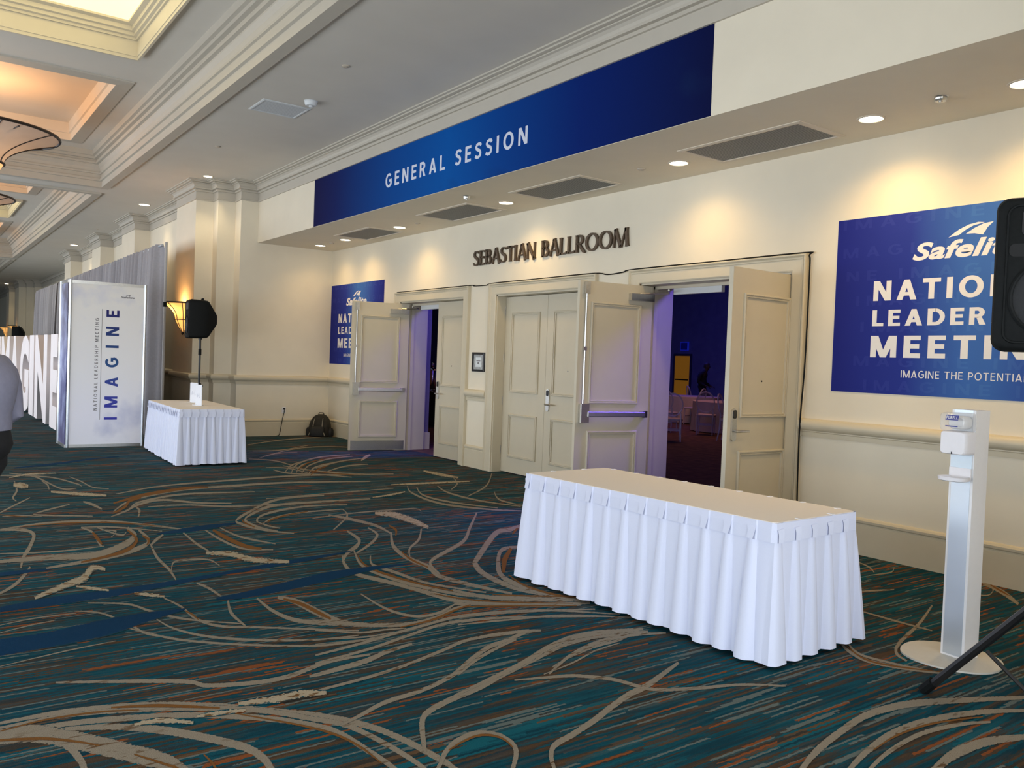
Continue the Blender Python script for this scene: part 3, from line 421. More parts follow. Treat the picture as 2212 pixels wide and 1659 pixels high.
# ------------------------------------------------------------------ setting: walls
DOORS = [(-12.20, -10.27), (-9.44, -7.54), (-6.68, -4.72)]
ZD = 2.42; YB = 7.0
w = MB(); xs = [XC-.4]+[a for d in DOORS for a in d]+[XE+.4]
for i in range(0, len(xs), 2): w.box(xs[i], xs[i+1], YW, YB, 0, ZD)
w.box(XC-.4, XE+.4, YW, YB, ZD, 5.6)
struct(w.build('wall_back', wallM), 'cream ballroom entrance wall with three double doorways')
struct(MB().box(XC, XE, YS, YS+.12, ZS, 5.6).box(XC, XE, YS+.12, YW, ZS, ZS+.1).build('ceiling_soffit', wallM), 'dropped soffit box over the ballroom doors')
PIL = [(-20.6, -22.0), (-24.8, -26.05), (-29.9, -31.1)]
def wall_path():
    p = [(XC, YW), (XC, 4.76), (-15.32, 4.76), (-15.32, 4.45), (-15.59, 4.45), (-15.59, 4.14), (-16.91, 4.14), (-16.91, 4.47)]
    for a, b in PIL: p += [(a, 4.47), (a, 4.14), (b, 4.14), (b, 4.47)]
    p += [(-33.5, 4.47), (-33.5, 5.05), (-45.0, 5.05), (-45.0, 4.78), (-45.45, 4.78), (-45.45, 4.48), (-45.8, 4.48), (-45.8, 4.2), (-47.6, 4.2), (-47.6, 4.47), (-50.5, 4.47), (-50.5, 4.2), (-52, 4.2), (-52, 4.47), (-61.5, 4.47)]
    return p
WP = wall_path()
poly = [(x, y) for x, y in WP]+[(-61.5, 6.9), (XC, 6.9)]
me_w = MB().prism(poly, 0, 5.6, XY)
struct(me_w.build('wall_side', wallM), 'cream corridor wall with stepped pilasters')
WR = [(5, 4.47), (XE+1.91, 4.47), (XE+1.91, 4.14), (XE+.59, 4.14), (XE+.59, 4.45), (XE+.32, 4.45), (XE+.32, 4.76), (XE, 4.76), (XE, YW)]
struct(MB().prism(WR+[(XE, 6.9), (5, 6.9)], 0, 5.6, XY).build('wall_right', wallM), 'cream corridor wall with the stepped pilaster past the near loudspeaker')
struct(MB().box(5, 5.2, -3.8, -3.3, 0, 5.6).box(5, 5.2, 3.9, 7.0, 0, 5.6).box(5, 5.2, -3.3, 3.9, 0, .25).box(5, 5.2, -3.3, 3.9, 2.9, 5.6).build('wall_near', wallM), 'cream end wall of the corridor')
struct(MB().box(-62, -61.5, -3.8, 7.0, 0, 5.6).build('wall_far', wallM), 'cream far end wall of the corridor')
# window wall on the other side of the corridor
w = MB(); x = 4.6; k = 0
wins = []
while x > -60:
    wins.append((x-4.1, x-.7)); x -= 4.7
edge = 5.2
for a, b in wins: w.box(b, edge, -3.9, -3.6, 0, 5.6); edge = a
w.box(-62, edge, -3.9, -3.6, 0, 5.6); w.box(-62, 5.2, -3.9, -3.6, 2.9, 5.6); w.box(-62, 5.2, -3.9, -3.6, 0, .25)
struct(w.build('wall_window', wallM), 'corridor wall with tall window openings facing the ballroom doors')
for i, (a, b) in enumerate(wins):
    f = MB(); f.box(a, a+.06, -3.8, -3.72, .25, 2.9); f.box(b-.06, b, -3.8, -3.72, .25, 2.9); f.box(a, b, -3.8, -3.72, .25, .32); f.box(a, b, -3.8, -3.72, 2.83, 2.9); f.box((a+b)/2-.03, (a+b)/2+.03, -3.8, -3.72, .25, 2.9); f.box(a, b, -3.8, -3.72, 2.1, 2.16)
    struct(f.build('window_%d' % (i+1), whiteM), 'white framed tall corridor window')
f = MB()  # frame of the unseen end window, added with its side light
for yy in (-3.3, -.95, 1.45, 3.83): f.box(5.05, 5.13, yy, yy+.07, .25, 2.9)
f.box(5.05, 5.13, -3.3, 3.9, .25, .32).box(5.05, 5.13, -3.3, 3.9, 2.83, 2.9).box(5.05, 5.13, -3.3, 3.9, 2.1, 2.16)
struct(f.build('window_%d' % (len(wins)+1), whiteM), 'white framed wide unseen window added for side light in the near end wall')
# ------------------------------------------------------------------ mouldings
CROWN = [(0, ZF), (.022, ZF), (.022, ZF+.02), (.010, ZF+.024), (.010, 4.36), (.034, 4.362), (.034, 4.388), (.022, 4.392), (.022, 4.402), (.060, 4.406), (.060, 4.432), (.050, 4.436), (.062, 4.462), (.085, 4.485), (.110, 4.492), (.110, 4.504), (.098, 4.508), (.145, 4.514), (.145, 4.530), (.175, 4.534), (.175, ZC), (0, ZC)]
cp = WR[:-1]+[(XE, YS), (XC, YS)]+WP[1:]
struct(MB().sweep(cp, CROWN, XY).build('trim_1', crownM), 'stepped grey crown moulding along the ceiling edge')
RAIL = [(0, .945), (.018, .945), (.022, .985), (.03, .992), (.03, 1.0), (.05, 1.008), (.066, 1.03), (.07, 1.055), (.062, 1.082), (.045, 1.098), (.02, 1.104), (0, 1.104)]
BASE = [(0, 0), (.022, 0), (.022, .245), (.016, .252), (.016, .262), (.026, .272), (.028, .29), (.018, .305), (.006, .312), (0, .312)]
CW = .155
segs = [WR+[(DOORS[2][1]+CW, YW)], [(DOORS[2][0]-CW, YW), (DOORS[1][1]+CW, YW)], [(DOORS[1][0]-CW, YW), (DOORS[0][1]+CW, YW)], [(DOORS[0][0]-CW, YW)]+WP[:23]]
for i, s in enumerate(segs):
    nm = ['beside the sanitizer stand', 'between the closed doors and the wide open doors', 'under the small framed sign', 'around the alcove corner and pilasters'][i]
    struct(MB().sweep(s, RAIL, XY).build('trim_%d' % (i+2), trimM, smooth=True), 'rounded cream chair rail '+nm)
    struct(MB().sweep(s, BASE, XY).build('baseboard_%d' % (i+1), trimM), 'tall cream baseboard '+nm)
# casings: path in (x, z), offset to the left = outwards when walked right jamb up, across, down
CAS = [(0, 0), (0, .028), (.012, .034), (.105, .034), (.112, .042), (.122, .042), (.128, .036), (.14, .055), (.15, .055), (CW, .045), (CW, 0)]
for i, (a, b) in enumerate(DOORS):
    path = [(a, 0), (a, ZD), (b, ZD), (b, 0)]
    nm = ['around the doorway beside the small blue poster', 'around the closed double doors', 'around the doorway that shows the dark ballroom'][i]
    o = struct(MB().sweep(path, CAS, lambda u, v, w: (u, YW-w, v)).build('trim_%d' % (i+6), trimM), 'wide cream door casing '+nm)
    MB().box(a, a+.018, YW-.01, YB+.01, 0, ZD).box(b-.018, b, YW-.01, YB+.01, 0, ZD).box(a, b, YW-.01, YB+.01, ZD-.018, ZD).build('jamb', doorM, o)
    MB().box(a+.018, a+.035, YW+.185, YW+.24, 0, ZD-.018).box(b-.035, b-.018, YW+.185, YW+.24, 0, ZD-.018).box(a+.018, b-.018, YW+.185, YW+.24, ZD-.05, ZD-.018).build('door_stop', doorM, o)
    MB().sweep(path, [(0, 0), (0, .03), (.12, .03), (.12, 0)], lambda u, v, w: (u, YB+w, v)).build('inner_casing', doorM, o)
    if i != 1: MB().box(a+.30, (a+b)/2-.02, YW+.20, YW+.25, ZD-.115, ZD-.03).build('strike_box', ventwM, o)
# ------------------------------------------------------------------ door leaves
readerM = mat('reader_black', (.01, .01, .012), .15, noise=.05)
def leaf(n, label, hinge_x, side, ang, push=False, lever=False, kick=False, closer=False):
    """side +1: hinged on the jamb at smaller x; -1: mirrored. Local: x from hinge, y thickness, front face y = 0."""
    dr = DOORS[(n-1)//2]; width = (dr[1]-dr[0]-.036)/2-.002
    e = empty('door_%d' % n, (hinge_x, YW+.135, 0), -side*math.radians(ang), label, None, None, 'structure')
    sx = side; T = .045; H = ZD-.025
    def fx(m): m.v = [(x*sx, y, z) for x, y, z in m.v]; return m
    fx(MB().box(.004, width, 0, T, .012, H)).build('leaf', doorM, e)
    for z0, z1 in ((1.10, 2.18), (.22, .81)):
        for face in (0, 1):
            path = [(.16, z0), (width-.145, z0), (width-.145, z1), (.16, z1)]
            pr = [(0, 0), (0, .014), (.007, .022), (.016, .022), (.019, .010), (.024, .010), (.027, .018), (.036, .016), (.036, 0)]
            y = (lambda w: -w) if face == 0 else (lambda w: T+w)
            fx(MB().sweep(path, pr, lambda u, v, w, y=y: (u, y(w), v), closed=True)).build('panel_moulding', doorM, e)
    for z in (2.215, 1.57, .98, .305):
        fx(MB().tube([(-.004, -.008, z-.055), (-.004, -.008, z+.055)], .008, 8)).build('hinge', steelM, e)
    if lever:
        u = width-.075
        pl = MB(); pl.prism([(u+a, 1.04+b) for a, b in rrect(.062, .285, .03)], 0, .018, lambda p, q, w: (p, -w, q)); fx(pl).build('lock_plate', steelM, e)
        pl = MB(); pl.prism([(u+a, 1.13+b) for a, b in rrect(.042, .075, .02)], .018, .024, lambda p, q, w: (p, -w, q)); fx(pl).build('card_reader', readerM, e)
        h = fx(MB().tube([(u, -.018, .985), (u, -.06, .985), (u-.012, -.066, .985), (u-.14, -.066, .985)], .010, 8)).build('lever_handle', steelM, e, True)
        fx(MB().tube([(u-.37, -.003, 1.42), (u-.37, .0, 1.42)], .008, 10)).build('peephole', readerM, e)
    if push:
        b = fx(MB().prism([(a*.5+T+.055, q+.99) for a, q in rrect(.07, .055, .012)], .10, width-.12, lambda p, q, w: (w, p, q))).build('push_bar', mat('bar_metal', (.62, .62, .64), .42, 1.0, noise=.03), e)
        fx(MB().box(width-.135, width-.035, T, T+.06, .90, 1.10)).build('bar_latch_case', steelM, e)
        fx(MB().box(.05, .12, T, T+.05, .955, 1.025)).build('bar_end_cap', steelM, e)
        fx(MB().tube([(width-.075, T+.02, 1.10), (width-.075, T+.02, H-.10)], .009, 8)).build('latch_rod', steelM, e)
        fx(MB().box(width-.105, width-.045, T, T+.045, H-.14, H-.015)).build('top_latch', steelM, e)
        fx(MB().box(width-.095, width-.055, T, T+.03, 1.66, 1.70)).build('rod_guide', steelM, e)
    if closer:
        fx(MB().box(.02, .33, T, T+.06, H-.17, H-.095)).build('door_closer', steelM, e)
        fx(MB().tube([(.20, T+.03, H-.09), (-.10, T+.16, H-.075), (.06, T+.34, H-.06)], .010, 6)).build('closer_arm', steelM, e)
    if kick: fx(MB().box(.03, width-.03, T, T+.003, .015, .165)).build('kick_plate', steelM, e)
    return e
leaf(1, 'swung open beige door leaf with kick plate beside the small blue poster', DOORS[0][0]+.018, 1, 101, push=True, kick=True, closer=True)
leaf(2, 'closed beige door leaf with lever between open leaf and framed sign', DOORS[0][1]-.018, -1, 0, lever=True)
leaf(3, 'closed beige door leaf showing hinges beside the framed sign', DOORS[1][0]+.018, 1, 0)
leaf(4, 'closed beige door leaf with lever in the middle doorway', DOORS[1][1]-.018, -1, 0, lever=True)
leaf(5, 'swung open door leaf with push bar washed in violet light', DOORS[2][0]+.018, 1, 97, push=True, closer=True, kick=True)
leaf(6, 'swung open beige door leaf with card reader beside the large poster', DOORS[2][1]-.018, -1, 91, lever=True)
# ------------------------------------------------------------------ ceiling with coffers
CY0, CY1 = -1.42, 2.92; ZU = 5.15
COF = [(-17.50, -1.85), (-34.10, -18.44), (-50.7, -35.0)]
c = MB(); c.box(-62, 5, CY1, YS+.05, ZC, ZC+.05); c.box(-62, 5, -3.7, CY0, ZC, ZC+.05)
ex = 5.0
for a, b in COF: c.box(b, ex, CY0, CY1, ZC, ZC+.05); ex = a
c.box(-62, ex, CY0, CY1, ZC, ZC+.05); c.box(-62, 5, YS, 7, 5.58, 5.62)
ceil = struct(c.build('ceiling', ceilM), 'warm grey corridor ceiling with deep coffers')
COFP = [(-.13, ZC), (-.13, ZC-.035), (.01, ZC-.035), (.01, ZC+.075), (.045, ZC+.08), (.045, ZC+.12), (.022, ZC+.125), (.022, ZC+.20), (.05, ZC+.205), (.05, ZC+.235), (.035, ZC+.24), (.05, ZC+.30), (.085, ZC+.35), (.085, ZC+.37), (.13, ZC+.375), (.13, ZC+.41), (.112, ZC+.415), (.112, ZC+.45), (.165, ZC+.455), (.165, ZC+.50), (.21, ZC+.505), (.21, ZU)]
panelE = mat('laylight_panel', (1, .9, .6), .6, emit=(1.0, .80, .36), es=1.15)
trayM = mat('tray_paint', (.80, .66, .50), .8, noise=.02, nscale=2)
TY0, TY1 = -.76, 2.26
for i, (a, b) in enumerate(COF):
    path = [(a, CY0), (b, CY0), (b, CY1), (a, CY1)]
    MB().sweep(path, COFP, XY, closed=True).build('coffer_moulding', crownM, ceil)
    trays = [(a+.85, a+4.80, 0), (a+6.15, a+9.5, 1), (b-4.80, b-.85, 0)]
    u = MB(); u.box(a-.1, b+.1, CY0-.1, TY0, ZU, ZU+.04); u.box(a-.1, b+.1, TY1, CY1+.1, ZU, ZU+.04); ex = a-.1
    for p, q, k in trays: u.box(ex, p, TY0, TY1, ZU, ZU+.04); ex = q
    u.box(ex, b+.1, TY0, TY1, ZU, ZU+.04); u.build('coffer_ceiling', ceilM, ceil)
    for p, q, k in trays:
        path = [(p, TY0), (q, TY0), (q, TY1), (p, TY1)]
        if k == 0:
            MB().sweep(path, [(-.20, ZU), (-.20, ZU-.02), (-.01, ZU-.035), (0, ZU-.035), (0, ZU+.0)], XY, closed=True).build('tray_rim', crownM, ceil)
            MB().sweep(path, [(0, ZU-.03), (.01, ZU+.08), (.04, ZU+.085), (.05, ZU+.26)], XY, closed=True).build('tray_side', trayM, ceil)
            MB().box(p, q, TY0, TY1, ZU+.26, ZU+.30).build('tray_top', trayM, ceil)
        else:
            MB().sweep(path, [(-.03, ZU), (-.03, ZU-.06), (0, ZU-.06), (0, ZU-.02), (.008, ZU-.02), (.008, ZU+.17), (.03, ZU+.17), (.03, ZU+.20), (.06, ZU+.21), (.06, ZU+.25), (.09, ZU+.26), (.09, ZU+.31), (.14, ZU+.33), (.14, ZU+.36)], XY, closed=True).build('laylight_moulding', trimM, ceil)
            MB().box(p+.1, q-.1, TY0+.1, TY1-.1, ZU+.355, ZU+.38).build('laylight_panel', panelE, ceil)
# ------------------------------------------------------------------ ballroom shell
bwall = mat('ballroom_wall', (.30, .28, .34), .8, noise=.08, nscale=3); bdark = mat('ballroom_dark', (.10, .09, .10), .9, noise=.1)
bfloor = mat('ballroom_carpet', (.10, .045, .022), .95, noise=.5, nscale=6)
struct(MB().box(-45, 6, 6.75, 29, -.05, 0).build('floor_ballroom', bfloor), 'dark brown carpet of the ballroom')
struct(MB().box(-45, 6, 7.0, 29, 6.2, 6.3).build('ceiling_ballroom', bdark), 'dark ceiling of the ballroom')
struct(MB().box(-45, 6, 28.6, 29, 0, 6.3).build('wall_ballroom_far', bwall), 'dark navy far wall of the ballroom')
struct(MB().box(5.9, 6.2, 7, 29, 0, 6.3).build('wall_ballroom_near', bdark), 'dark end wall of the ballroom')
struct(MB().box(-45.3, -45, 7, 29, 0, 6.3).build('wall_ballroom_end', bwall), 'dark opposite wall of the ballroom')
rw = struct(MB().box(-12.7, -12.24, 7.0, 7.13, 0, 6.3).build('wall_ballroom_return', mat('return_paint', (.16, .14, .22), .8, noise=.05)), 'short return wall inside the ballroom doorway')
MB().box(-12.72, -12.22, 7.03, 7.15, 0, .28).build('skirting', doorM, rw)
# ------------------------------------------------------------------ posters, banner and wall lettering
WF = lambda u, v, w: (u, -.004-w, v)
def logo(parent, m, x0, x1, z0, z1, fn, depth=.001):
    """brand word with the swoosh above, from x0 to x1; letters between z0 and z1"""
    o = text('lettering', 'Safelite', m, parent, (x0, x1, z0, z1), fn, .032, 1.03, depth, .28); o['kind'] = 'stuff'
    k = (x1-x0)/.84; h = z1-z0
    X = lambda px: x0+(.28+(px-885)*.00105)*k
    Z = lambda px, py: z1+(.02+(418-.135*(px-885)-py)*.00124)*k
    for poly in ([(885, 418), (960, 398), (1010, 362), (1060, 335), (1138, 312), (1095, 312), (1030, 330), (960, 364), (920, 392)], [(1010, 388), (1065, 352), (1130, 320), (1200, 303), (1160, 340), (1130, 386), (1070, 382)]):
        MB().prism([(X(a), Z(a, b)) for a, b in poly], 0, depth, fn).build('swoosh', m, parent)
posterM = ramp_mat('poster_print', 0, 0, 2.17, [(0, (.020, .026, .215)), (.30, (.026, .042, .27)), (.52, (.055, .15, .45)), (.60, (.055, .15, .45)), (.85, (.026, .042, .27)), (1, (.020, .026, .215))], .7)
ghostM = ramp_mat('ghost_ink', 0, 0, 2.17, [(0, (.026, .034, .235)), (.30, (.034, .053, .295)), (.52, (.066, .17, .47)), (.60, (.066, .17, .47)), (.85, (.034, .053, .295)), (1, (.026, .034, .235))], .7)
def poster(x, label):
    e = empty('wall_poster', (x, YW, 0), 0, label, 'poster', 'blue meeting posters on the cream wall')
    MB().box(0, 2.17, -.004, 0, 1.36, 2.83).build('poster_sheet', posterM, e)
    for i, (s, u0, u1, z) in enumerate((('IMAGINE IMAG', .05, 2.1, 2.74), ('MAGINE IMAGIN', .06, 2.12, 2.50), ('NE IMAGINE IM', .10, 2.10, 2.30), ('IMAGINE IMAGI', .2, 2.08, 2.09), ('IMAGINE IMA', .25, 2.1, 1.87), ('MAGINE IMAGI', .2, 2.05, 1.585), ('IMAGINE IMAG', .3, 2.1, 1.385))):
        caps('ghost_lettering', s, ghostM, e, (u0, u1, z, z+.085), WF, .2, .5, .0004, True)
    logo(e, inkW, .675, 1.515, 2.435, 2.575, WF)
    caps('letter', 'NATIONAL', inkW, e, (.355, 1.815, 2.127, 2.29), WF, .23, .24)
    caps('letter', 'LEADERSHIP', inkW, e, (.355, 1.815, 1.918, 2.05), WF, .23, .24)
    caps('letter', 'MEETING', inkW, e, (.350, 1.815, 1.66, 1.838), WF, .24, .26)
    caps('letter', 'IMAGINE THE POTENTIAL', inkW, e, (.625, 1.58, 1.50, 1.558), WF, .14, .22)
    return e
poster(-4.285, 'large blue meeting poster behind the near loudspeaker')
poster(-14.99, 'small looking blue meeting poster half hidden by an open door leaf')
banM = ramp_mat('banner_print', 0, 0, 7.93, [(0, (.010, .010, .060)), (.10, (.008, .016, .10)), (.33, (.004, .060, .27)), (.50, (.003, .088, .36)), (.63, (.003, .052, .26)), (.80, (.003, .018, .145)), (1, (.004, .007, .05))], .7, (1.1, .58, .85, (.008, .022, .085)))
e = empty('fascia_banner', (-12.43, YS, 0), 0, 'long dark blue banner with white lettering on the soffit front', 'banner')
MB().box(0, 7.93, -.004, 0, ZS+.004, 4.208).build('banner_sheet', banM, e)
caps('letter', 'GENERAL SESSION', mat('print_pale', (.66, .70, .80), .5, noise=.01), e, (2.40, 5.52, 3.735, 3.915), WF, .2, .42)
# raised bronze letters
def band(mb, pts, th, depth):
    P = [Vector(p) for p in pts]; n = len(P); L = []; R = []
    for i, p in enumerate(P):
        d = (P[min(i+1, n-1)]-P[max(i-1, 0)]).normalized(); q = Vector((-d.y, d.x))
        L.append(p+q*th[i]/2); R.append(p-q*th[i]/2)
    vs = [(a.x, -depth, a.y) for a in L]+[(a.x, -depth, a.y) for a in R]+[(a.x, 0, a.y) for a in L]+[(a.x, 0, a.y) for a in R]
    fs = []
    for i in range(n-1):
        fs += [(i, i+1, n+i+1, n+i), (2*n+i, 3*n+i, 3*n+i+1, 2*n+i+1), (i, 2*n+i, 2*n+i+1, i+1), (n+i, n+i+1, 3*n+i+1, 3*n+i)]
    fs += [(0, n, 3*n, 2*n), (n-1, 3*n-1, 4*n-1, 2*n-1)]
    mb.add(vs, fs)
def glyph(ch):
    """flared roman capitals, cap height 1: list of (points, thickness), advance"""
    T, t = .175, .095
    def st(a, b, w): # straight stroke with flared ends
        a = Vector(a); b = Vector(b); return ([tuple(a), tuple(a+(b-a)*.07), tuple(a+(b-a)*.2), tuple(a+(b-a)*.8), tuple(a+(b-a)*.93), tuple(b)], [w*1.5, w*1.12, w, w, w*1.12, w*1.5])
    def arc(cx, cy, rx, ry, a0, a1, w0, w1, n=14):
        pts = []; th = []
        for i in range(n+1):
            a = math.radians(a0+(a1-a0)*i/n); pts.append((cx+rx*math.cos(a), cy+ry*math.sin(a))); th.append(w0+(w1-w0)*abs(math.cos(a)))
        return (pts, th)
    if ch == 'I': return [st((.17, 0), (.17, 1), T)], .36
    if ch == 'L': return [st((.17, 0), (.17, 1), T), ([(.17, .05), (.5, .05), (.66, .07), (.70, .16)], [.1, .09, .1, .05])], .73
    if ch == 'E': return [st((.17, 0), (.17, 1), T), ([(.17, .05), (.5, .05), (.60, .06), (.66, .14)], [.1, .09, .1, .05]), ([(.17, .52), (.5, .52), (.56, .52)], [t, t, .16]), ([(.17, .95), (.5, .95), (.58, .94), (.62, .86)], [.1, .09, .1, .05])], .70
    if ch == 'T': return [st((.42, 0), (.42, .97), T), ([(.03, .84), (.07, .93), (.2, .95), (.64, .95), (.77, .93), (.81, .84)], [.05, .1, .09, .09, .1, .05])], .80
    if ch == 'A': return [st((.10, 0), (.46, 1), t), st((.88, 0), (.47, 1.0), T), ([(.24, .32), (.70, .32)], [.085, .085])], .93
    if ch == 'N': return [st((.15, 0), (.15, 1), t*1.1), st((.84, -.02), (.16, .99), T), st((.85, 0), (.85, 1), t*1.1)], .98
    if ch == 'M': return [st((.12, 0), (.22, 1), t), st((.66, .0), (.23, 1), T), st((.67, 0), (1.05, 1), t), st((1.16, 0), (1.06, 1), T)], 1.28
    if ch == 'B': return [st((.17, 0), (.17, 1), T), arc(.32, .745, .27, .215, 95, -90, .085, T), arc(.34, .285, .33, .245, 92, -95, .085, T), ([(.17, .95), (.33, .96)], [.085, .085]), ([(.17, .53), (.34, .53)], [.08, .08]), ([(.17, .045), (.34, .045)], [.085, .085])], .79
    if ch == 'R': return [st((.17, 0), (.17, 1), T), arc(.34, .725, .30, .235, 95, -90, .085, T), ([(.17, .95), (.34, .96)], [.085, .085]), ([(.17, .49), (.36, .49)], [.08, .08]), ([(.36, .50), (.55, .25), (.74, .05), (.90, -.02)], [.12, T, T, .12])], .90
    if ch == 'O': return [arc(.56, .5, .46, .465, 0, 360, .085, T, 30)], 1.12
    if ch == 'S': return [([(.62, .82), (.58, .93), (.42, .965), (.25, .94), (.15, .80), (.18, .66), (.33, .56), (.50, .47), (.62, .35), (.63, .20), (.52, .07), (.34, .03), (.17, .06), (.08, .20)], [.05, .07, .08, .11, .15, .16, .17, .18, .17, .16, .11, .08, .07, .05])], .74
    return [], .52
def bronze_sign():
    s = 'SEBASTIAN BALLROOM'; tot = sum(glyph(c)[1] for c in s); x0, x1, z0, h = -10.06, -6.88, 2.852, .208; k = (x1-x0)/tot
    e = empty('wall_lettering', (x0, YW, z0), 0, 'raised dark bronze room name letters on the wall above the doors', 'sign'); x = 0
    for c in s:
        g, a = glyph(c)
        if g:
            m = MB()
            for p, th in g: band(m, p, th, 1)
            m.v = [(x+u*k, v*.028-.002, q*h) for u, v, q in m.v]
            m.build('letter', bronzeM, e)
        x += a*k
bronze_sign()
# framed notice between the doors
e = empty('framed_notice', (-9.845, YW, 1.495), 0, 'small black framed patterned notice on the wall between two doorways', 'frame')
MB().sweep([(-.125, -.105), (.125, -.105), (.125, .105), (-.125, .105)], [(-.03, 0), (-.03, .018), (0, .022), (0, .006)], lambda u, v, w: (u, -w, v), closed=True).build('frame', blackmM, e)
MB().box(-.125, .125, -.006, 0, -.105, .105).build('mat_board', mat('notice_board', (.40, .41, .40), .6, noise=.35, nscale=90), e)
MB().box(-.07, .07, -.009, -.006, -.07, .065).build('notice_card', mat('notice_card', (.72, .76, .76), .4, noise=.04), e)
MB().box(-.05, .05, -.0105, -.009, .01, .022).build('print_line', inkG, e); MB().box(-.02, .02, -.0105, -.009, -.03, .0).build('print_mark', inkG, e)
# black cable over the casings
def cable(name, pts, r, m, label, cat):
    P = [Vector(p) for p in pts]; o = []
    for i in range(len(P)-1):
        p0 = P[max(i-1, 0)]; p1 = P[i]; p2 = P[i+1]; p3 = P[min(i+2, len(P)-1)]
        for k in range(5):
            t = k/5; o.append(.5*((2*p1)+(p2-p0)*t+(2*p0-5*p1+4*p2-p3)*t*t+(3*p1-p0-3*p2+p3)*t**3))
    o.append(P[-1]); return tag(MB().tube(o, r, 6).build(name, m, None, True), label, cat)
yc = YW-.03; zt = ZD+CW+.008
cable('wall_cable', [(-4.54, yc, .006), (-4.545, yc-.02, .5), (-4.535, yc-.04, 1.06), (-4.54, yc, 1.6), (-4.535, yc, 2.4), (-4.545, yc, zt-.03), (-4.60, yc, zt), (-5.6, yc, zt), (-6.75, yc, zt), (-6.95, yc, zt-.02), (-7.2, yc, zt-.03), (-7.45, yc, zt), (-8.5, yc, zt), (-9.5, yc, zt), (-9.7, yc, zt-.02), (-10.0, yc, zt-.015), (-10.2, yc, zt), (-12.3, yc, zt)], .007, blackM, 'thin black cable laid over the door casings and down beside the large poster', 'cable')
# ------------------------------------------------------------------ recessed lights, vents and detectors
DL = [-14.37, -13.31, -11.37, -8.58, -5.70, -3.71, -2.61]
DN = ['nearest the alcove corner', 'second from the alcove corner', 'between the first two soffit vents', 'between the middle two soffit vents', 'just before the vent nearest the camera', 'just past the vent nearest the camera', 'over the near loudspeaker']
def downlight(x, y, z, label, power, ang=95, col=(1, .65, .25), group='downlights in the soffit', r=.085, tilt=0):
    e = empty('recessed_light', (x, y, z), 0, label, 'light', group)
    MB().lathe([(r*1.25, 0), (r*1.25, -.004), (r*1.05, -.008), (r, -.003), (r, 0)], 24).build('trim_ring', ventfM, e, True)
    MB().lathe([(0.001, -.002), (r, -.003)], 24).build('lens', lensM, e)
    s = spot_light('lamp', (0, 0, -.03), power, col, ang, 1.0, .07, (math.radians(tilt), 0, 0)); s.parent = e
for i, x in enumerate(DL):
    downlight(x, 6.0, ZS, 'round glowing recessed light in the soffit '+DN[i] if i < 7 else 'round recessed light in the soffit past the near loudspeaker, out of frame '+['first', 'second', 'third'][i-7], (22 if i == 0 else 31) if i < 5 else 54, 140, tilt=5)
for x, n in ((-15.08, 'just behind the large stepped pilaster cornice'), (-19.05, 'above the drape between the first two pilasters'), (-28.3, 'above the drape between the farther pilasters'), (-49.6, 'farthest down the corridor')):
    downlight(x, 4.0 if x < -16 else 4.19, ZC, 'round recessed light in the corridor ceiling '+n, 40, 100, (1, .80, .48), 'downlights in the corridor ceiling', .10 if x < -16 else .07)
def vent(name, x0, x1, y0, y1, z, fm, sm, label, n, along=True, fw=.05, group=None):
    e = empty(name, ((x0+x1)/2, (y0+y1)/2, z), 0, label, 'vent', group); a = (x1-x0)/2; b = (y1-y0)/2
    MB().sweep([(-a, -b), (a, -b), (a, b), (-a, b)], [(0, 0), (0, -.006), (fw*.5, -.012), (fw, -.010), (fw, 0)], XY, closed=True).build('frame', fm, e)
    MB().box(-a+fw, a-fw, -b+fw, b-fw, -.0015, -.0005).build('backing', mat('vent_back', (.09, .095, .095), .8, noise=.05), e)
    m = MB(); w = (b-fw)*2/n if along else (a-fw)*2/n
    for i in range(n):
        if along:
            q = -b+fw+w*(i+.5); m.add([(-a+fw, q-w*.42, -.006), (a-fw, q-w*.42, -.006), (a-fw, q+w*.38, -.004), (-a+fw, q+w*.38, -.004)], [(0, 1, 2, 3)])
        else:
            q = -a+fw+w*(i+.5); m.add([(q-w*.36, -b+fw, -.007), (q-w*.36, b-fw, -.007), (q+w*.16, b-fw, -.004), (q+w*.16, -b+fw, -.004)], [(0, 1, 2, 3)])
    m.build('louvres', sm, e)
for (a, b), n in (((-13.0, -11.7), 'nearest the alcove corner'), ((-10.25, -8.95), 'second from the alcove corner'), ((-8.05, -6.76), 'third from the alcove corner'), ((-5.4, -4.1), 'largest looking, nearest the camera')):
    vent('air_vent', a, b, 5.65, 6.28, ZS, ventfM, ventM, 'grey louvred return vent in the soffit, '+n, 26, group='return vents in the soffit')
vent('air_vent', -10.55, -10.0, 3.40, 4.0, ZC, ventwM, ventwM, 'white square supply vent in the corridor ceiling', 16, False, .035)
def disc(name, x, y, z, r, h, m, label, cat, group=None):
    e = empty(name, (x, y, z), 0, label, cat, group)
    MB().lathe([(0.001, -h), (r*.8, -h), (r, -h*.55), (r, -h*.15), (r*1.12, 0)], 20).build('housing', m, e, True)
    MB().lathe([(.001, -h*1.35), (r*.3, -h*1.3), (r*.32, -h*.9)], 12).build('sensor', m, e, True)
disc('smoke_detector', -9.72, 3.88, ZC, .075, .055, ventwM, 'white smoke detector beside the square ceiling vent', 'detector')
sprM = mat('sprinkler_cap', (.55, .48, .38), .5, noise=.03)
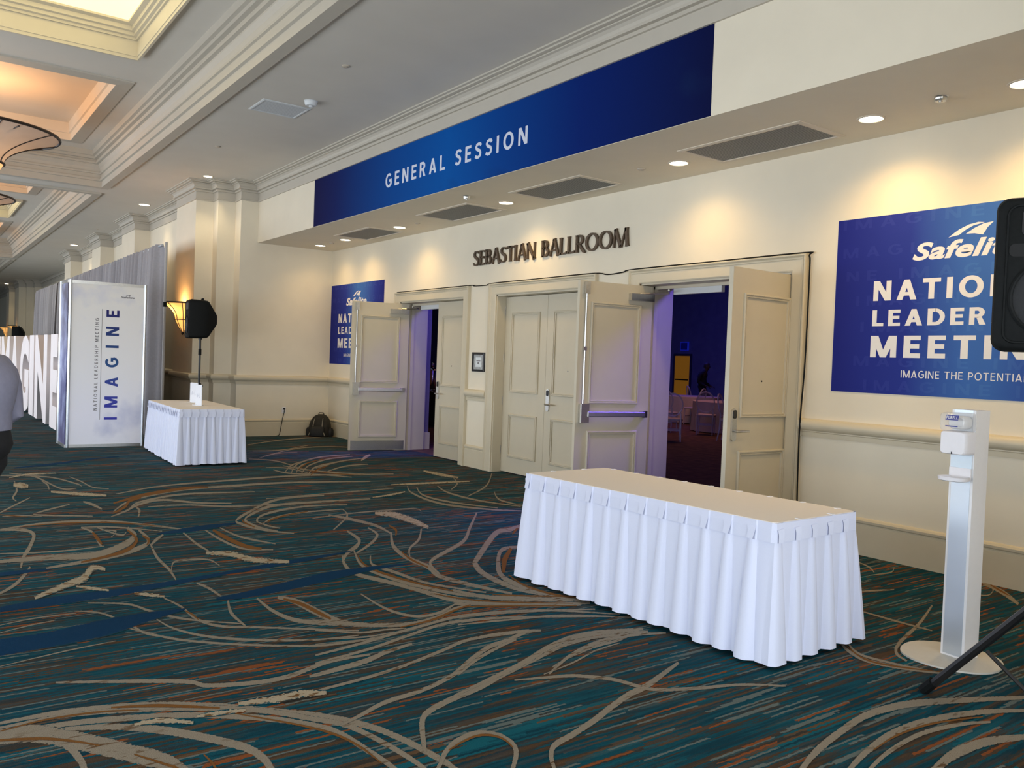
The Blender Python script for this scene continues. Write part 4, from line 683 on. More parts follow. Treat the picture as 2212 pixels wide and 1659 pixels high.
for x, y, z, n in ((-8.29, 3.68, ZC, 'in the ceiling near the frame top'), (-12.79, 3.68, ZC, 'in the ceiling beyond the smoke detector'), (-23.9, 3.9, ZC, 'in the ceiling above the pilasters'), (-6.13, 5.92, ZS, 'in the soffit before the near vent'), (-10.82, 6.0, ZS, 'in the soffit between the far vents'), (-13.9, 6.01, ZS, 'in the soffit at the alcove corner'), (-11.4, 1.25, ZU, 'in the coffer between lit trays')):
    disc('fire_sprinkler', x, y, z, .04, .012, sprM, 'small round sprinkler cap '+n, 'sprinkler', 'sprinkler caps')
disc('fire_sprinkler', -3.11, 5.88, ZS, .045, .03, steelM, 'dark edged sprinkler in the soffit between the two nearest downlights', 'sprinkler')
disc('fire_sprinkler', -8.6, 5.43, ZS, .04, .04, steelM, 'small pale sprinkler head in the soffit under the banner', 'sprinkler')
e = empty('wall_outlet', (XC, 5.65, .47), pi/2, 'white outlet plate low on the alcove side wall', 'outlet')
MB().prism(rrect(.075, .12, .008, 2), 0, .006, lambda u, v, w: (u, -w, v)).build('plate', whiteP, e)
MB().box(-.018, .018, -.009, -.006, -.045, -.01).build('socket', ventwM, e); MB().box(-.014, .014, -.035, -.006, .012, .042).build('plug', blackM, e)
cable('power_cord', [(XC+.03, 5.65, .49), (XC+.05, 5.645, .45), (XC+.05, 5.61, .30), (XC+.055, 5.58, .12), (XC+.07, 5.55, .02), (XC+.09, 5.50, .008)], .006, blackM, 'black power cord hanging from the outlet to the carpet', 'cord')
# ------------------------------------------------------------------ tables with skirts
def banquet_table(x, y, rz, L, Wd, name, per, seed, clips=True):
    H = .735; hx, hy = L/2, Wd/2; rnd = random.Random(seed)
    t = empty('banquet_table', (x, y, 0), rz, 'folding banquet table hidden under white cloth, '+name, 'table', 'banquet tables')
    MB().box(-hx+.01, hx-.01, -hy+.01, hy-.01, H-.03, H-.002).build('tabletop', mat('table_board', (.5, .4, .3), .6, noise=.1), t)
    for a in (-1, 1):
        for b in (-1, 1): MB().tube([(a*(hx-.22), b*(hy-.10), 0), (a*(hx-.22), b*(hy-.10), H-.03)], .014, 8).build('leg', steelM, t, True)
        MB().tube([(a*(hx-.22), -hy+.10, .12), (a*(hx-.22), hy-.10, .12)], .010, 6).build('leg_brace', steelM, t, True)
    c = empty('tablecloth', (x, y, H), rz, 'flat pale cloth covering the top of the '+name, 'tablecloth', 'pale table tops')
    m = MB(); P = rrect(L+.006, Wd+.006, .03, 4)
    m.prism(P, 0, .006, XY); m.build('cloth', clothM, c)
    if clips:
        for i in range(9):
            q = -hx+.1+(L-.2)*i/8
            MB().box(q-.012, q+.012, hy-.028, hy+.006, .006, .009).build('skirt_clip', whiteP, c)
        for b in (-hy*.4, hy*.4): MB().box(-hx-.006, -hx+.028, b-.012, b+.012, .006, .009).build('skirt_clip', whiteP, c); MB().box(hx-.028, hx+.006, b-.012, b+.012, .006, .009).build('skirt_clip', whiteP, c)
    s = empty('table_skirt', (x, y, 0), rz, 'white pleated skirt hanging to the carpet around the '+name, 'table skirt', 'white pleated skirts')
    # perimeter walk
    sides = [((-hx, -hy), (hx, -hy)), ((hx, -hy), (hx, hy)), ((hx, hy), (-hx, hy)), ((-hx, hy), (-hx, -hy))]
    hb = .085
    pts = []  # (x, y, nx, ny, phase)
    for (a, b) in sides:
        a = Vector(a); b = Vector(b); d = (b-a); ln = d.length; d.normalize(); nrm = Vector((d.y, -d.x)); k = max(2, round(ln/per)); ph_ = (0, .04, .07, .10, .16, .22, .28, .31, .34, .38, .46, .56, .66, .76, .86, .94)
        for i in range(k):
            for f_ in ph_: q = a+d*(ln*(i+f_)/k); pts.append((q.x, q.y, nrm.x, nrm.y, f_, i, (i+f_)/k, d))
    NZ = 14; n = len(pts); rings = []
    jit = {}
    for j in range(NZ+1):
        fz = j/NZ; z = (H-hb)*(1-fz)+.022*fz; ring = []
        for i, (px, py, nx, ny, ph, kk, fr, d) in enumerate(pts):
            key = (round(nx), round(ny), kk)
            if key not in jit: jit[key] = (rnd.uniform(.75, 1.25), rnd.uniform(-.07, .07), rnd.uniform(-.006, .008))
            ja, jp, jz = jit[key]
            # pleat: narrow raised fold that falls from the tuck, then a broad recessed panel
            if ph < .10: f = ph/.10
            elif ph < .28: f = 1.0+.12*math.sin(pi*(ph-.10)/.18)
            elif ph < .38: f = 1-(ph-.28)/.10
            else: f = .16*math.sin(pi*(ph-.38)/.62)
            amp = (.008+.026*fz**.7)*ja*(per/.155)**.5
            off = .006+.018*fz**.9+amp*f
            slide = (jp*.25*fz+(.035*fz*((ph-.19)/.19) if ph < .38 else .035*fz*(1-2*(ph-.38)/.62)))*(per/.155)
            cx = (1-min(fr, 1-fr)*18) if min(fr, 1-fr)*18 < 1 else 0
            ex = 0
            # corner flare: blend normals near corners
            nx2, ny2 = nx, ny
            if fr < .05 or fr > .95:
                q = (fr/.05 if fr < .05 else (1-fr)/.05); sg = -1 if fr < .05 else 1
                nx2 = nx+d.x*sg*(1-q)*1.0; ny2 = ny+d.y*sg*(1-q)*1.0
            ring.append((px+nx2*off+d.x*slide, py+ny2*off+d.y*slide, z+(jz*fz if j == NZ else 0)))
        rings.append(ring)
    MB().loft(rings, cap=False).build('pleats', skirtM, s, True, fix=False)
    band_r = []
    for z, o in ((H+.004, .007), (H-.03, .010), (H-hb-.012, .013)):
        band_r.append([(px+nx*(o+.007*((ph+.62) % 1)), py+ny*(o+.007*((ph+.62) % 1)), z) for px, py, nx, ny, ph, kk, fr, d in pts])
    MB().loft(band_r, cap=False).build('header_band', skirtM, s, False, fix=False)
    for (a, b) in sides[:2]+sides[3:]:
        a = Vector(a); b = Vector(b); d = (b-a); ln = d.length; d.normalize(); nrm = Vector((d.y, -d.x)); k = max(2, round(ln/per))
        for i in range(k):
            if per < .1: break
            q = a+d*(ln*(i+.19)/k); u = .030
            m = MB(); o0 = .0185
            vs = []
            for (uu, z, oo) in ((-u, H-.030, o0), (u*.9, H-.024, o0+.001), (u*.8, H-.052, o0+.006), (u*.4, H-hb-.012, o0+.009), (-u*.9, H-hb-.010, o0+.007), (-u*.7, H-.055, o0+.003)):
                vs.append((q.x+d.x*uu+nrm.x*oo, q.y+d.y*uu+nrm.y*oo, z))
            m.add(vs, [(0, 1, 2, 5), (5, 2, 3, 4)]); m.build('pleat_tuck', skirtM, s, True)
    return t
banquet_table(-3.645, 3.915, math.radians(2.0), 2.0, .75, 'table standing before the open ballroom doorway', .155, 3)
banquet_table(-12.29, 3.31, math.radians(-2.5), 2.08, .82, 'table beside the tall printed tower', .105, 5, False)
# acrylic card holders on the far table
acryl = mat('acrylic', (.9, .92, .95), .08, trans=.0, noise=.01)
for x, y, rz, s, lab in ((-12.07, 3.31, .10, 'M - Z', 'white name range card standing nearer on the far skirted table'), (-12.76, 3.43, .22, 'A - L', 'white name range card standing behind another on the far skirted table')):
    e = empty('card_holder', (x, y, .742), rz, lab, 'card holder', 'name range cards')
    MB().box(-.108, .108, -.003, .003, 0, .285).build('card', mat('card_white', (.80, .82, .88), .3, noise=.01), e)
    MB().box(-.112, .112, -.045, .045, 0, .004).build('foot', acryl, e)
    MB().box(-.112, .112, .003, .005, 0, .29).build('back_plate', acryl, e)
    caps('letter', s.replace(' ', ''), mat('print_faint', (.58, .60, .68), .5, noise=.02), e, (-.06, .06, .11, .165), lambda u, v, w: (u, -.003-w, v), .16, .3)
# ------------------------------------------------------------------ hand sanitizer stand
e = empty('sanitizer_stand', (-2.205, 4.63, 0), math.radians(-6), 'white sanitizer stand with clear dispenser beside the near loudspeaker tripod', 'sanitizer stand')
pts = []
for i in range(40):
    a = 2*pi*i/40; c, s_ = math.cos(a), math.sin(a)
    pts.append((-.025+.245*math.copysign(abs(c)**.95, c), -.035+.235*math.copysign(abs(s_)**.85, s_)))
rot = [(x*math.cos(.35)-y*math.sin(.35), x*math.sin(.35)+y*math.cos(.35)) for x, y in pts]
MB().prism(rot, 0, .009, XY).build('base_plate', mat('base_enamel', (.60, .57, .50), .45, noise=.02), e)
MB().box(-.066, .066, -.05, .075, .009, 1.34).build('column', whiteM, e)
MB().box(-.052, .052, -.0525, -.049, .02, 1.34).build('front_panel', mat('panel_silver', (.62, .68, .74), .32, .55, noise=.04, nscale=4), e)
MB().box(-.058, .058, -.056, -.052, .98, 1.12).build('back_card', mat('pale_card', (.70, .80, .88), .4, noise=.01), e)
b = MB(); b.loft([[(x*k, -.053-d, 1.165+z*q) for x, z in rrect(.142, .125, .018)] for d, k, q in ((0, 1, 1), (.06, 1, 1), (.085, .98, .97), (.092, .9, .9))]); b.build('dispenser_body', whiteP, e, True)
clearM = mat('clear_plastic', (.86, .84, .82), .05, alpha=.28, noise=.01)
b = MB(); b.loft([[(x*k, -.053-d, 1.275+z*q) for x, z in rrect(.146, .10, .02)] for d, k, q in ((.0, 1, 1), (.07, 1, 1), (.095, .96, .95), (.104, .86, .86))]); b.build('clear_cover', clearM, e, True)
b = MB(); b.loft([[(x*k, -.056-d, 1.272+z*q) for x, z in rrect(.10, .07, .03)] for d, k, q in ((.0, 1, 1), (.05, 1, 1), (.062, .8, .8))]); b.build('refill', mat('refill', (.72, .73, .74), .25, noise=.04), e, True)
lb = MB().prism([(-.036, 1.285), (.034, 1.285), (.040, 1.312), (-.030, 1.312)], .1575, .1585, lambda u, v, w: (u, -w, v)).build('brand_label', inkB, e)
caps('lettering', 'PURELL', inkW, lb, (-.030, .034, 1.291, 1.307), lambda u, v, w: (u+(v-1.299)*.2, -.1586-w, v), .2, .2, .0004, True)
MB().box(-.034, .034, -.1585, -.1575, 1.250, 1.256).build('label_line', inkB, e)
MB().box(-.002, .002, -.148, -.144, 1.106, 1.118).build('sensor_slot', readerM, e)
tr = MB(); tr.loft([[(x*k, -.115+y*q, z) for x, y in rrect(.15, .125, .05)] for z, k, q in ((.962, .8, .8), (.966, .95, .95), (.985, 1, 1), (.985, .95, .95), (.970, .85, .85))]); tr.build('drip_tray', whiteP, e, True)
MB().loft([[(x, -.056+d, .97+z) for x, z in ((-.06, 0), (.06, 0), (.06, .06), (-.06, .06))] for d in (-.008, .0)]).build('tray_bracket', whiteP, e)
# ------------------------------------------------------------------ loudspeakers
def speaker(x, y, z, rz, label):
    """front faces local -y; z = underside"""
    e = empty('loudspeaker', (x, y, z), rz, label, 'loudspeaker', 'black loudspeakers on tripods'); w, h = .42, .62
    secs = ((-.21, .90, .93), (-.20, .97, .975), (-.175, 1, 1), (.0, .99, .985), (.075, .95, .96), (.10, .90, .90), (.225, .62, .28), (.235, .52, .20))
    b = MB(); b.loft([[(u*k, d, h/2+v*q) for u, v in rrect(w, h, .05, 5)] for d, k, q in secs]); b.build('cabinet', blackM, e, True)
    fr = MB(); fr.sweep(rrect(w*.80, h*.88, .04, 4), [(-.006, 0), (-.003, .006), (.003, .006), (.006, 0)], lambda u, v, q: (u, -.209-q, h/2+v), closed=True); fr.build('baffle_rim', blackM, e, True)
    ring = MB(); ring.tube([(.15*math.cos(2*pi*i/32), -.211, .215+.15*math.sin(2*pi*i/32)) for i in range(32)], .008, 6, True); ring.build('woofer_ring', blackM, e, True)
    MB().lathe([(.001, .0), (.12, .006), (.142, .0)], 32).xf(Matrix.Translation((0, -.210, .215)) @ Matrix.Rotation(pi/2, 4, 'X')).build('woofer_grille', mat('grille', (.008, .009, .010), .6, noise=.3, nscale=200, bump=.4, bscale=900), e, True)
    MB().prism(rrect(.24, .105, .02), 0, .004, lambda u, v, q: (u, -.208-q, .515+v)).build('horn_mouth', blackmM, e)
    for s_ in (-1, 1):
        MB().prism([(s_*.125+u, .405+v) for u, v in rrect(.07, .052, .02)], 0, .003, lambda u, v, q: (u, -.209-q, v)).build('bass_port', darkM, e)
    MB().prism([(u, .215+v) for u, v in rrect(.07, .045, .005, 2)], 0, .003, lambda u, v, q: (u, -.218-q, v)).build('badge', blackmM, e)
    MB().tube([(-.07, .02, h-.005), (-.07, .02, h+.022), (.07, .02, h+.022), (.07, .02, h-.005)], .011, 6).build('handle', blackM, e, True)
    MB().box(w/2-.012, w/2-.004, -.03, -.02, .36, .40).build('side_mark', inkW, e)
    MB().tube([(0, 0, -.015), (0, 0, .03)], .03, 12).build('pole_socket', blackmM, e, True)
    return e
def stand(x, y, top, rz, label, spread=.56):
    e = empty('tripod_stand', (x, y, 0), rz, label, 'speaker stand', 'black tripod speaker stands')
    MB().tube([(0, 0, .10), (0, 0, .95)], .021, 10).build('lower_pole', blackmM, e, True)
    MB().tube([(0, 0, .9), (0, 0, top)], .017, 10).build('upper_pole', blackmM, e, True)
    MB().tube([(0, 0, .88), (0, 0, .98)], .032, 10).build('collar', blackM, e, True)
    MB().tube([(0, 0, top-.26), (0, 0, top-.16)], .024, 10).build('height_collar', blackM, e, True)
    MB().tube([(.03, 0, .94), (.075, 0, .94)], [.012, .02], 8).build('clamp_knob', blackM, e, True)
    MB().tube([(0, 0, .62), (0, 0, .70)], .034, 10).build('leg_hub', blackM, e, True)
    MB().tube([(0, 0, .09), (0, 0, .15)], .030, 10).build('brace_hub', blackM, e, True)
    for i in range(3):
        a = 2*pi*i/3; c, s_ = math.cos(a), math.sin(a)
        MB().tube([(.03*c, .03*s_, .665), (spread*c, spread*s_, .012)], .020, 8).build('leg', blackmM, e, True)
        MB().tube([((spread-.045)*c, (spread-.045)*s_, .068), ((spread+.008)*c, (spread+.008)*s_, .010)], .026, 8).build('rubber_foot', blackM, e, True)
        MB().tube([(.025*c, .025*s_, .12), (.32*c, .32*s_, .30)], .009, 6).build('brace', blackmM, e, True)
stand(-1.42, 3.85, 1.63, math.atan2(.11, -.61), 'black tripod stand with one leg by the sanitizer base', .62)
speaker(-1.52, 3.83, 1.62, math.radians(24), 'black loudspeaker in front of the large blue poster')
stand(-14.0, 3.84, 1.70, .4, 'black tripod stand behind the far skirted table')
speaker(-14.0, 3.84, 1.705, math.radians(-6), 'black loudspeaker beside the lit wall sconce')
stand(-42.4, 3.9, 1.66, .2, 'distant black tripod stand behind the block letters')
speaker(-42.4, 3.9, 1.665, math.radians(-20), 'distant black loudspeaker peeking over the block letters')
# ------------------------------------------------------------------ printed tower
e = empty('printed_tower', (-13.87, 1.93, 0), 0, 'tall white cloud printed tower with silver posts beside the far table', 'sign tower')
cloudM = ramp_mat('cloud_print_lit', 2, 0, 2.5, [(0, (.90, .90, .98)), (.2, (.88, .88, .98)), (.45, (.86, .86, .90)), (1, (.82, .79, .75))], .4, (1.5, .54, .80, (.52, .55, .76)))  # cloud print; cool bright bottom and cream top are room light in the colour
sideM = ramp_mat('cloud_side', 2, 0, 2.5, [(0, (.12, .11, .20)), (.5, (.10, .11, .30)), (1, (.16, .14, .16))], .3, (3, .45, .7, (.35, .38, .6)))
D = .68; Wt = 1.035
for px, py in ((0, 0), (0, Wt), (-D, -.03), (-D, Wt)):
    MB().tube([(px, py, 0), (px, py, 2.49)], .022, 12).build('post', aluM, e, True)
for y0, y1, x0, x1, m_, nm in ((.02, Wt-.02, -.012, .004, cloudM, 'front_panel'), (-.034, -.026, -D+.02, -.02, sideM, 'side_panel'), (Wt-.004, Wt+.004, -D+.02, -.02, sideM, 'side_panel'), (.0, Wt-.02, -D-.004, -D+.008, cloudM, 'back_panel')):
    MB().box(x0, x1, y0, y1, .045, 2.44).build(nm, m_, e)
for z in (.0, 2.44):
    MB().box(-.015, .01, .015, Wt-.015, z, z+.045).build('rail', steelM, e); MB().box(-D, 0, -.04, -.02, z, z+.045).build('rail', steelM, e); MB().box(-D, 0, Wt-.01, Wt+.01, z, z+.045).build('rail', steelM, e)
RF = lambda u, v, w: (.0045+w, -v-1.93, u)
caps('letter', 'IMAGINE', ramp_mat('tower_ink', 2, .4, 2.1, [(0, (.06, .06, .42)), (.3, (.06, .08, .36)), (.5, (.04, .10, .26)), (1, (.035, .03, .15))]), e, (.41, 2.07, -2.60, -2.42), RF, .22, .85)
caps('lettering', 'NATIONAL LEADERSHIP MEETING', inkG, e, (.55, 1.94, -2.318, -2.272), RF, .2, .45, .001, True)
MB().box(.0045, .0055, .428, .434, .41, 2.08).build('print_line', inkG, e)
logo(e, inkG, .68, .88, 2.262, 2.292, lambda u, v, w: (.0045+w, u, v))
# ------------------------------------------------------------------ block letters on the carpet
for ch, a, b, n in (('I', -28.9, -28.1, 'first thin one, farthest away'), ('M', -27.7, -25.45, 'wide one behind the walking person'), ('A', -25.2, -23.1, 'pointed one behind the walking person'), ('G', -22.85, -21.1, 'rounded one in the middle'), ('I', -20.98, -20.2, 'narrow bar between two wider letters'), ('N', -20.0, -18.15, 'diagonal one before the last'), ('E', -17.65, -16.75, 'three armed one nearest the tower')):
    o = text('block_letter', ch, foamM, None, (a, b, 0, 1.71), lambda u, v, w: (u, 2.15+w, v), .05, 1.0, .36)
    tag(o, 'tall white foam letter standing on the carpet, '+n, 'block letter', 'freestanding block letters')
# ------------------------------------------------------------------ pipe and drape
for i, (a, b) in enumerate(((-14.87, -18.6), (-18.6, -22.4), (-22.4, -26.4), (-26.4, -31.4))):
    n = 260; rnd = random.Random(i); ph = [rnd.uniform(0, 6.28) for _ in range(6)]
    def fold(s, f): return (.10*math.sin(s*21+ph[0]+1.4*math.sin(s*4+ph[1]))+.035*math.sin(s*47+ph[2]))*(.35+.65*f**.5)+.02*math.sin(s*9+ph[3])*f
    rings = []
    for z, f in ((3.27, 0), (3.2, .1), (2.6, .4), (1.6, .7), (.7, .9), (.02, 1)):
        rings.append([(a+(b-a)*k/n, 3.4+fold(a+(b-a)*k/n, f), z) for k in range(n+1)])
    o = MB().loft(rings, cap=False, wrap=False).build('drape', drapeM, None, True)
    tag(o, 'grey floor length drape '+['section ending beside the wall sconce', 'section just past the printed tower', 'section behind the last block letters', 'section farthest down the corridor'][i], 'drape', 'grey pipe and drape sections')
    p = empty('drape_pole', (a if i == 0 else a, 3.47, 0), 0, 'slim metal upright '+['beside the wall sconce holding the drape end', 'behind the drape past the tower', 'behind the drape by the letters', 'behind the farthest drape'][i], 'drape pole', 'drape uprights')
    MB().tube([(0.06 if i == 0 else 0, 0, .01), (.06 if i == 0 else 0, 0, 3.3)], .022, 10).build('upright', poleM, p, True)
    MB().box(-.2, .2, -.0, .4, 0, .01).build('foot_plate', blackmM, p)
    MB().tube([(.06, 0, 2.22), (.06, 0, 2.30)], .032, 8).build('slip_lock', blackM, p, True)
    MB().tube([(.08, -.07, 3.24), (b-a, -.07, 3.24)], .018, 8).build('crossbar', aluM, p, True)
# ------------------------------------------------------------------ sconces and chandeliers
shadeM = glow_mat('sconce_glass', (1.0, .50, .14), 1.0, (.75, .5, .25), .3)
bowlM = glow_mat('bowl_glass', (1.0, .6, .35), .06, (.60, .53, .46), .22)
def trumpet(R, zr, r, z0, n=10):
    return [(R-(R-r)*(1-(1-i/n)**2.0)*1.0 if False else r+(R-r)*((1-i/n)**2.1), zr+(z0-zr)*(i/n)) for i in range(n+1)]
def sconce(x, y, z, label, lit=True):
    e = empty('wall_sconce', (x, y, z), 0, label, 'sconce', 'amber wall sconces')
    pr = trumpet(.36, .54, .15, .24)+[(.13, .20), (.08, .10), (.02, .01), (.001, 0)]
    MB().lathe(pr, 20, (0, 0, 0), pi, 2*pi).build('shade', shadeM, e, True)
    MB().tube([(.365*math.cos(pi+pi*i/20), .365*math.sin(pi+pi*i/20), .545) for i in range(21)], .016, 6).build('rim', ironM, e, True)
    MB().tube([(.155*math.cos(pi+pi*i/16), .155*math.sin(pi+pi*i/16), .24) for i in range(17)], .008, 6).build('lower_ring', ironM, e, True)
    for a in (200, 245, 295, 340):
        c, s_ = math.cos(math.radians(a)), math.sin(math.radians(a))
        MB().tube([(r*1.02*c, r*1.02*s_, zz) for r, zz in pr], .007, 5).build('rib', ironM, e, True)
    MB().lathe([(.001, -.04), (.022, -.02), (.018, .02), (.001, .03)], 8, (0, -.02, 0)).build('finial', ironM, e, True)
    MB().box(-.05, .05, -.015, 0, .1, .4).build('wall_plate', ironM, e)
    if lit:
        l = point_light('lamp', (0, -.16, .46), 14, (1, .55, .20), .06); l.parent = e
sconce(-16.2, 4.14, 1.83, 'amber glass wall sconce glowing beside the far loudspeaker')
sconce(-46.6, 4.2, 1.83, 'distant amber wall sconce beside the distant loudspeaker', False)
sconce(-51.3, 4.2, 1.83, 'most distant amber wall sconce at the photo edge', False)
def chandelier(x, label):
    e = empty('chandelier', (x, .75, 3.8), 0, label, 'chandelier', 'bowl chandeliers')
    pr = trumpet(1.08, .80, .36, .36, 14)
    MB().lathe(pr, 48).build('bowl', bowlM, e, True)
    MB().lathe([(.36, .36), (.30, .25), (.14, .08), (.02, .0)], 32).build('lower_bowl', glow_mat('lower_glass', (1, .5, .2), .7, (.8, .55, .35), .3) if 'lower_glass' not in bpy.data.materials else bpy.data.materials['lower_glass'], e, True)
    MB().tube([(1.09*math.cos(2*pi*i/48), 1.09*math.sin(2*pi*i/48), .805) for i in range(48)], .022, 6, True).build('rim', ironM, e, True)
    MB().tube([(.37*math.cos(2*pi*i/32), .37*math.sin(2*pi*i/32), .36) for i in range(32)], .018, 6, True).build('lower_ring', ironM, e, True)
    for i in range(8):
        a = 2*pi*(i+.3)/8; c, s_ = math.cos(a), math.sin(a)
        MB().tube([(r*1.01*c, r*1.01*s_, zz-.004) for r, zz in pr], .009, 5).build('rib', ironM, e, True)
    for i in range(4):
        a = 2*pi*(i+.3)/4; MB().tube([(1.03*math.cos(a), 1.03*math.sin(a), .77), (.03*math.cos(a), .03*math.sin(a), .62)], .010, 6).build('spider_arm', ironM, e, True)
    MB().tube([(0, 0, .35), (0, 0, 1.61)], .025, 8).build('stem', ironM, e, True)
    MB().lathe([(.001, 0), (.05, .03), (.03, .08), (.001, .1)], 10, (0, 0, -.08)).build('finial', ironM, e, True)
    l = point_light('lamp', (0, 0, .80), 50, (1, .62, .34), .5); l.parent = e
chandelier(-14.67, 'large glass bowl chandelier with iron rim under the nearest orange tray')
chandelier(-21.3, 'glass bowl chandelier beyond the ceiling beam, second along the corridor')
chandelier(-31.2, 'glass bowl chandelier farthest along the corridor')
# ------------------------------------------------------------------ backpack in the alcove corner
bagM = mat('bag_fabric', (.016, .014, .009), .8, noise=.35, nscale=14, bump=.3, bscale=120); bagB = mat('bag_black', (.008, .008, .008), .7, noise=.2); pipeM = mat('bag_piping', (.22, .20, .155), .6, noise=.1)
e = empty('backpack', (-14.70, 6.24, 0), math.radians(48), 'dark olive backpack slumped on the carpet in the alcove corner', 'backpack')
secs = [(0, .90, .95, 0), (.02, 1, 1.05, 0), (.12, 1.02, 1.08, 0), (.22, .96, 1.0, .01), (.30, .84, .86, .025), (.36, .66, .66, .04), (.395, .44, .45, .05), (.41, .15, .2, .055)]
MB().loft([[(x*k, d+y*q, z) for x, y in rrect(.40, .23, .085, 5)] for z, k, q, d in secs]).build('main_body', bagM, e, True)
MB().loft([[(x*k, -.145+d+y*q, z) for x, y in rrect(.27, .10, .045, 4)] for z, k, q, d in ((.02, .9, .9, 0), (.05, 1, 1, 0), (.14, 1, .95, .005), (.19, .8, .6, .02), (.20, .6, .3, .03))]).build('front_pocket', bagB, e, True)
for s_ in (-1, 1):
    MB().loft([[(s_*.21+x*k, y*k, z) for x, y in rrect(.08, .16, .035, 3)] for z, k in ((.015, .9), (.05, 1), (.12, .95), (.16, .6))]).build('side_pocket', bagB, e, True)
    MB().tube([(s_*.155, -.175, .03), (s_*.115, -.158, .10), (s_*.085, -.128, .20), (s_*.082, -.098, .29), (s_*.075, -.06, .345)], [.010, .011, .010, .009, .006], 6).build('piping', pipeM, e, True)
    MB().tube([(s_*.07, .12, .36), (s_*.10, .15, .28), (s_*.12, .14, .12), (s_*.14, .12, .04)], .016, 6).build('shoulder_strap', bagB, e, True)
MB().tube([(-.05, .06, .40), (-.04, .06, .435), (.04, .06, .435), (.05, .06, .40)], .010, 6).build('grab_handle', bagB, e, True)
# ------------------------------------------------------------------ people
def skin(name, J, E, m, parent, sub=2):
    """J: name -> (x, y, z, rx, ry); E: edges; first joint is the root"""
    keys = list(J); me = bpy.data.meshes.new(name); me.from_pydata([J[k][:3] for k in keys], [(keys.index(a), keys.index(b)) for a, b in E], [])
    o = bpy.data.objects.new(name, me); COL.objects.link(o)
    o.modifiers.new('skin', 'SKIN'); s = o.modifiers.new('sub', 'SUBSURF'); s.levels = sub; s.render_levels = sub
    for i, k in enumerate(keys):
        d = me.skin_vertices[0].data[i]; d.radius = (J[k][3], J[k][4]); d.use_root = (i == 0)
    dg = bpy.context.evaluated_depsgraph_get(); nm = bpy.data.meshes.new_from_object(o.evaluated_get(dg)); bpy.data.objects.remove(o)
    nm.name = name; nm.materials.clear(); nm.materials.append(m)
    for p in nm.polygons: p.use_smooth = True
    ob = bpy.data.objects.new(name, nm); COL.objects.link(ob); ob.parent = parent; return ob
def chain(*k): return [(k[i], k[i+1]) for i in range(len(k)-1)]
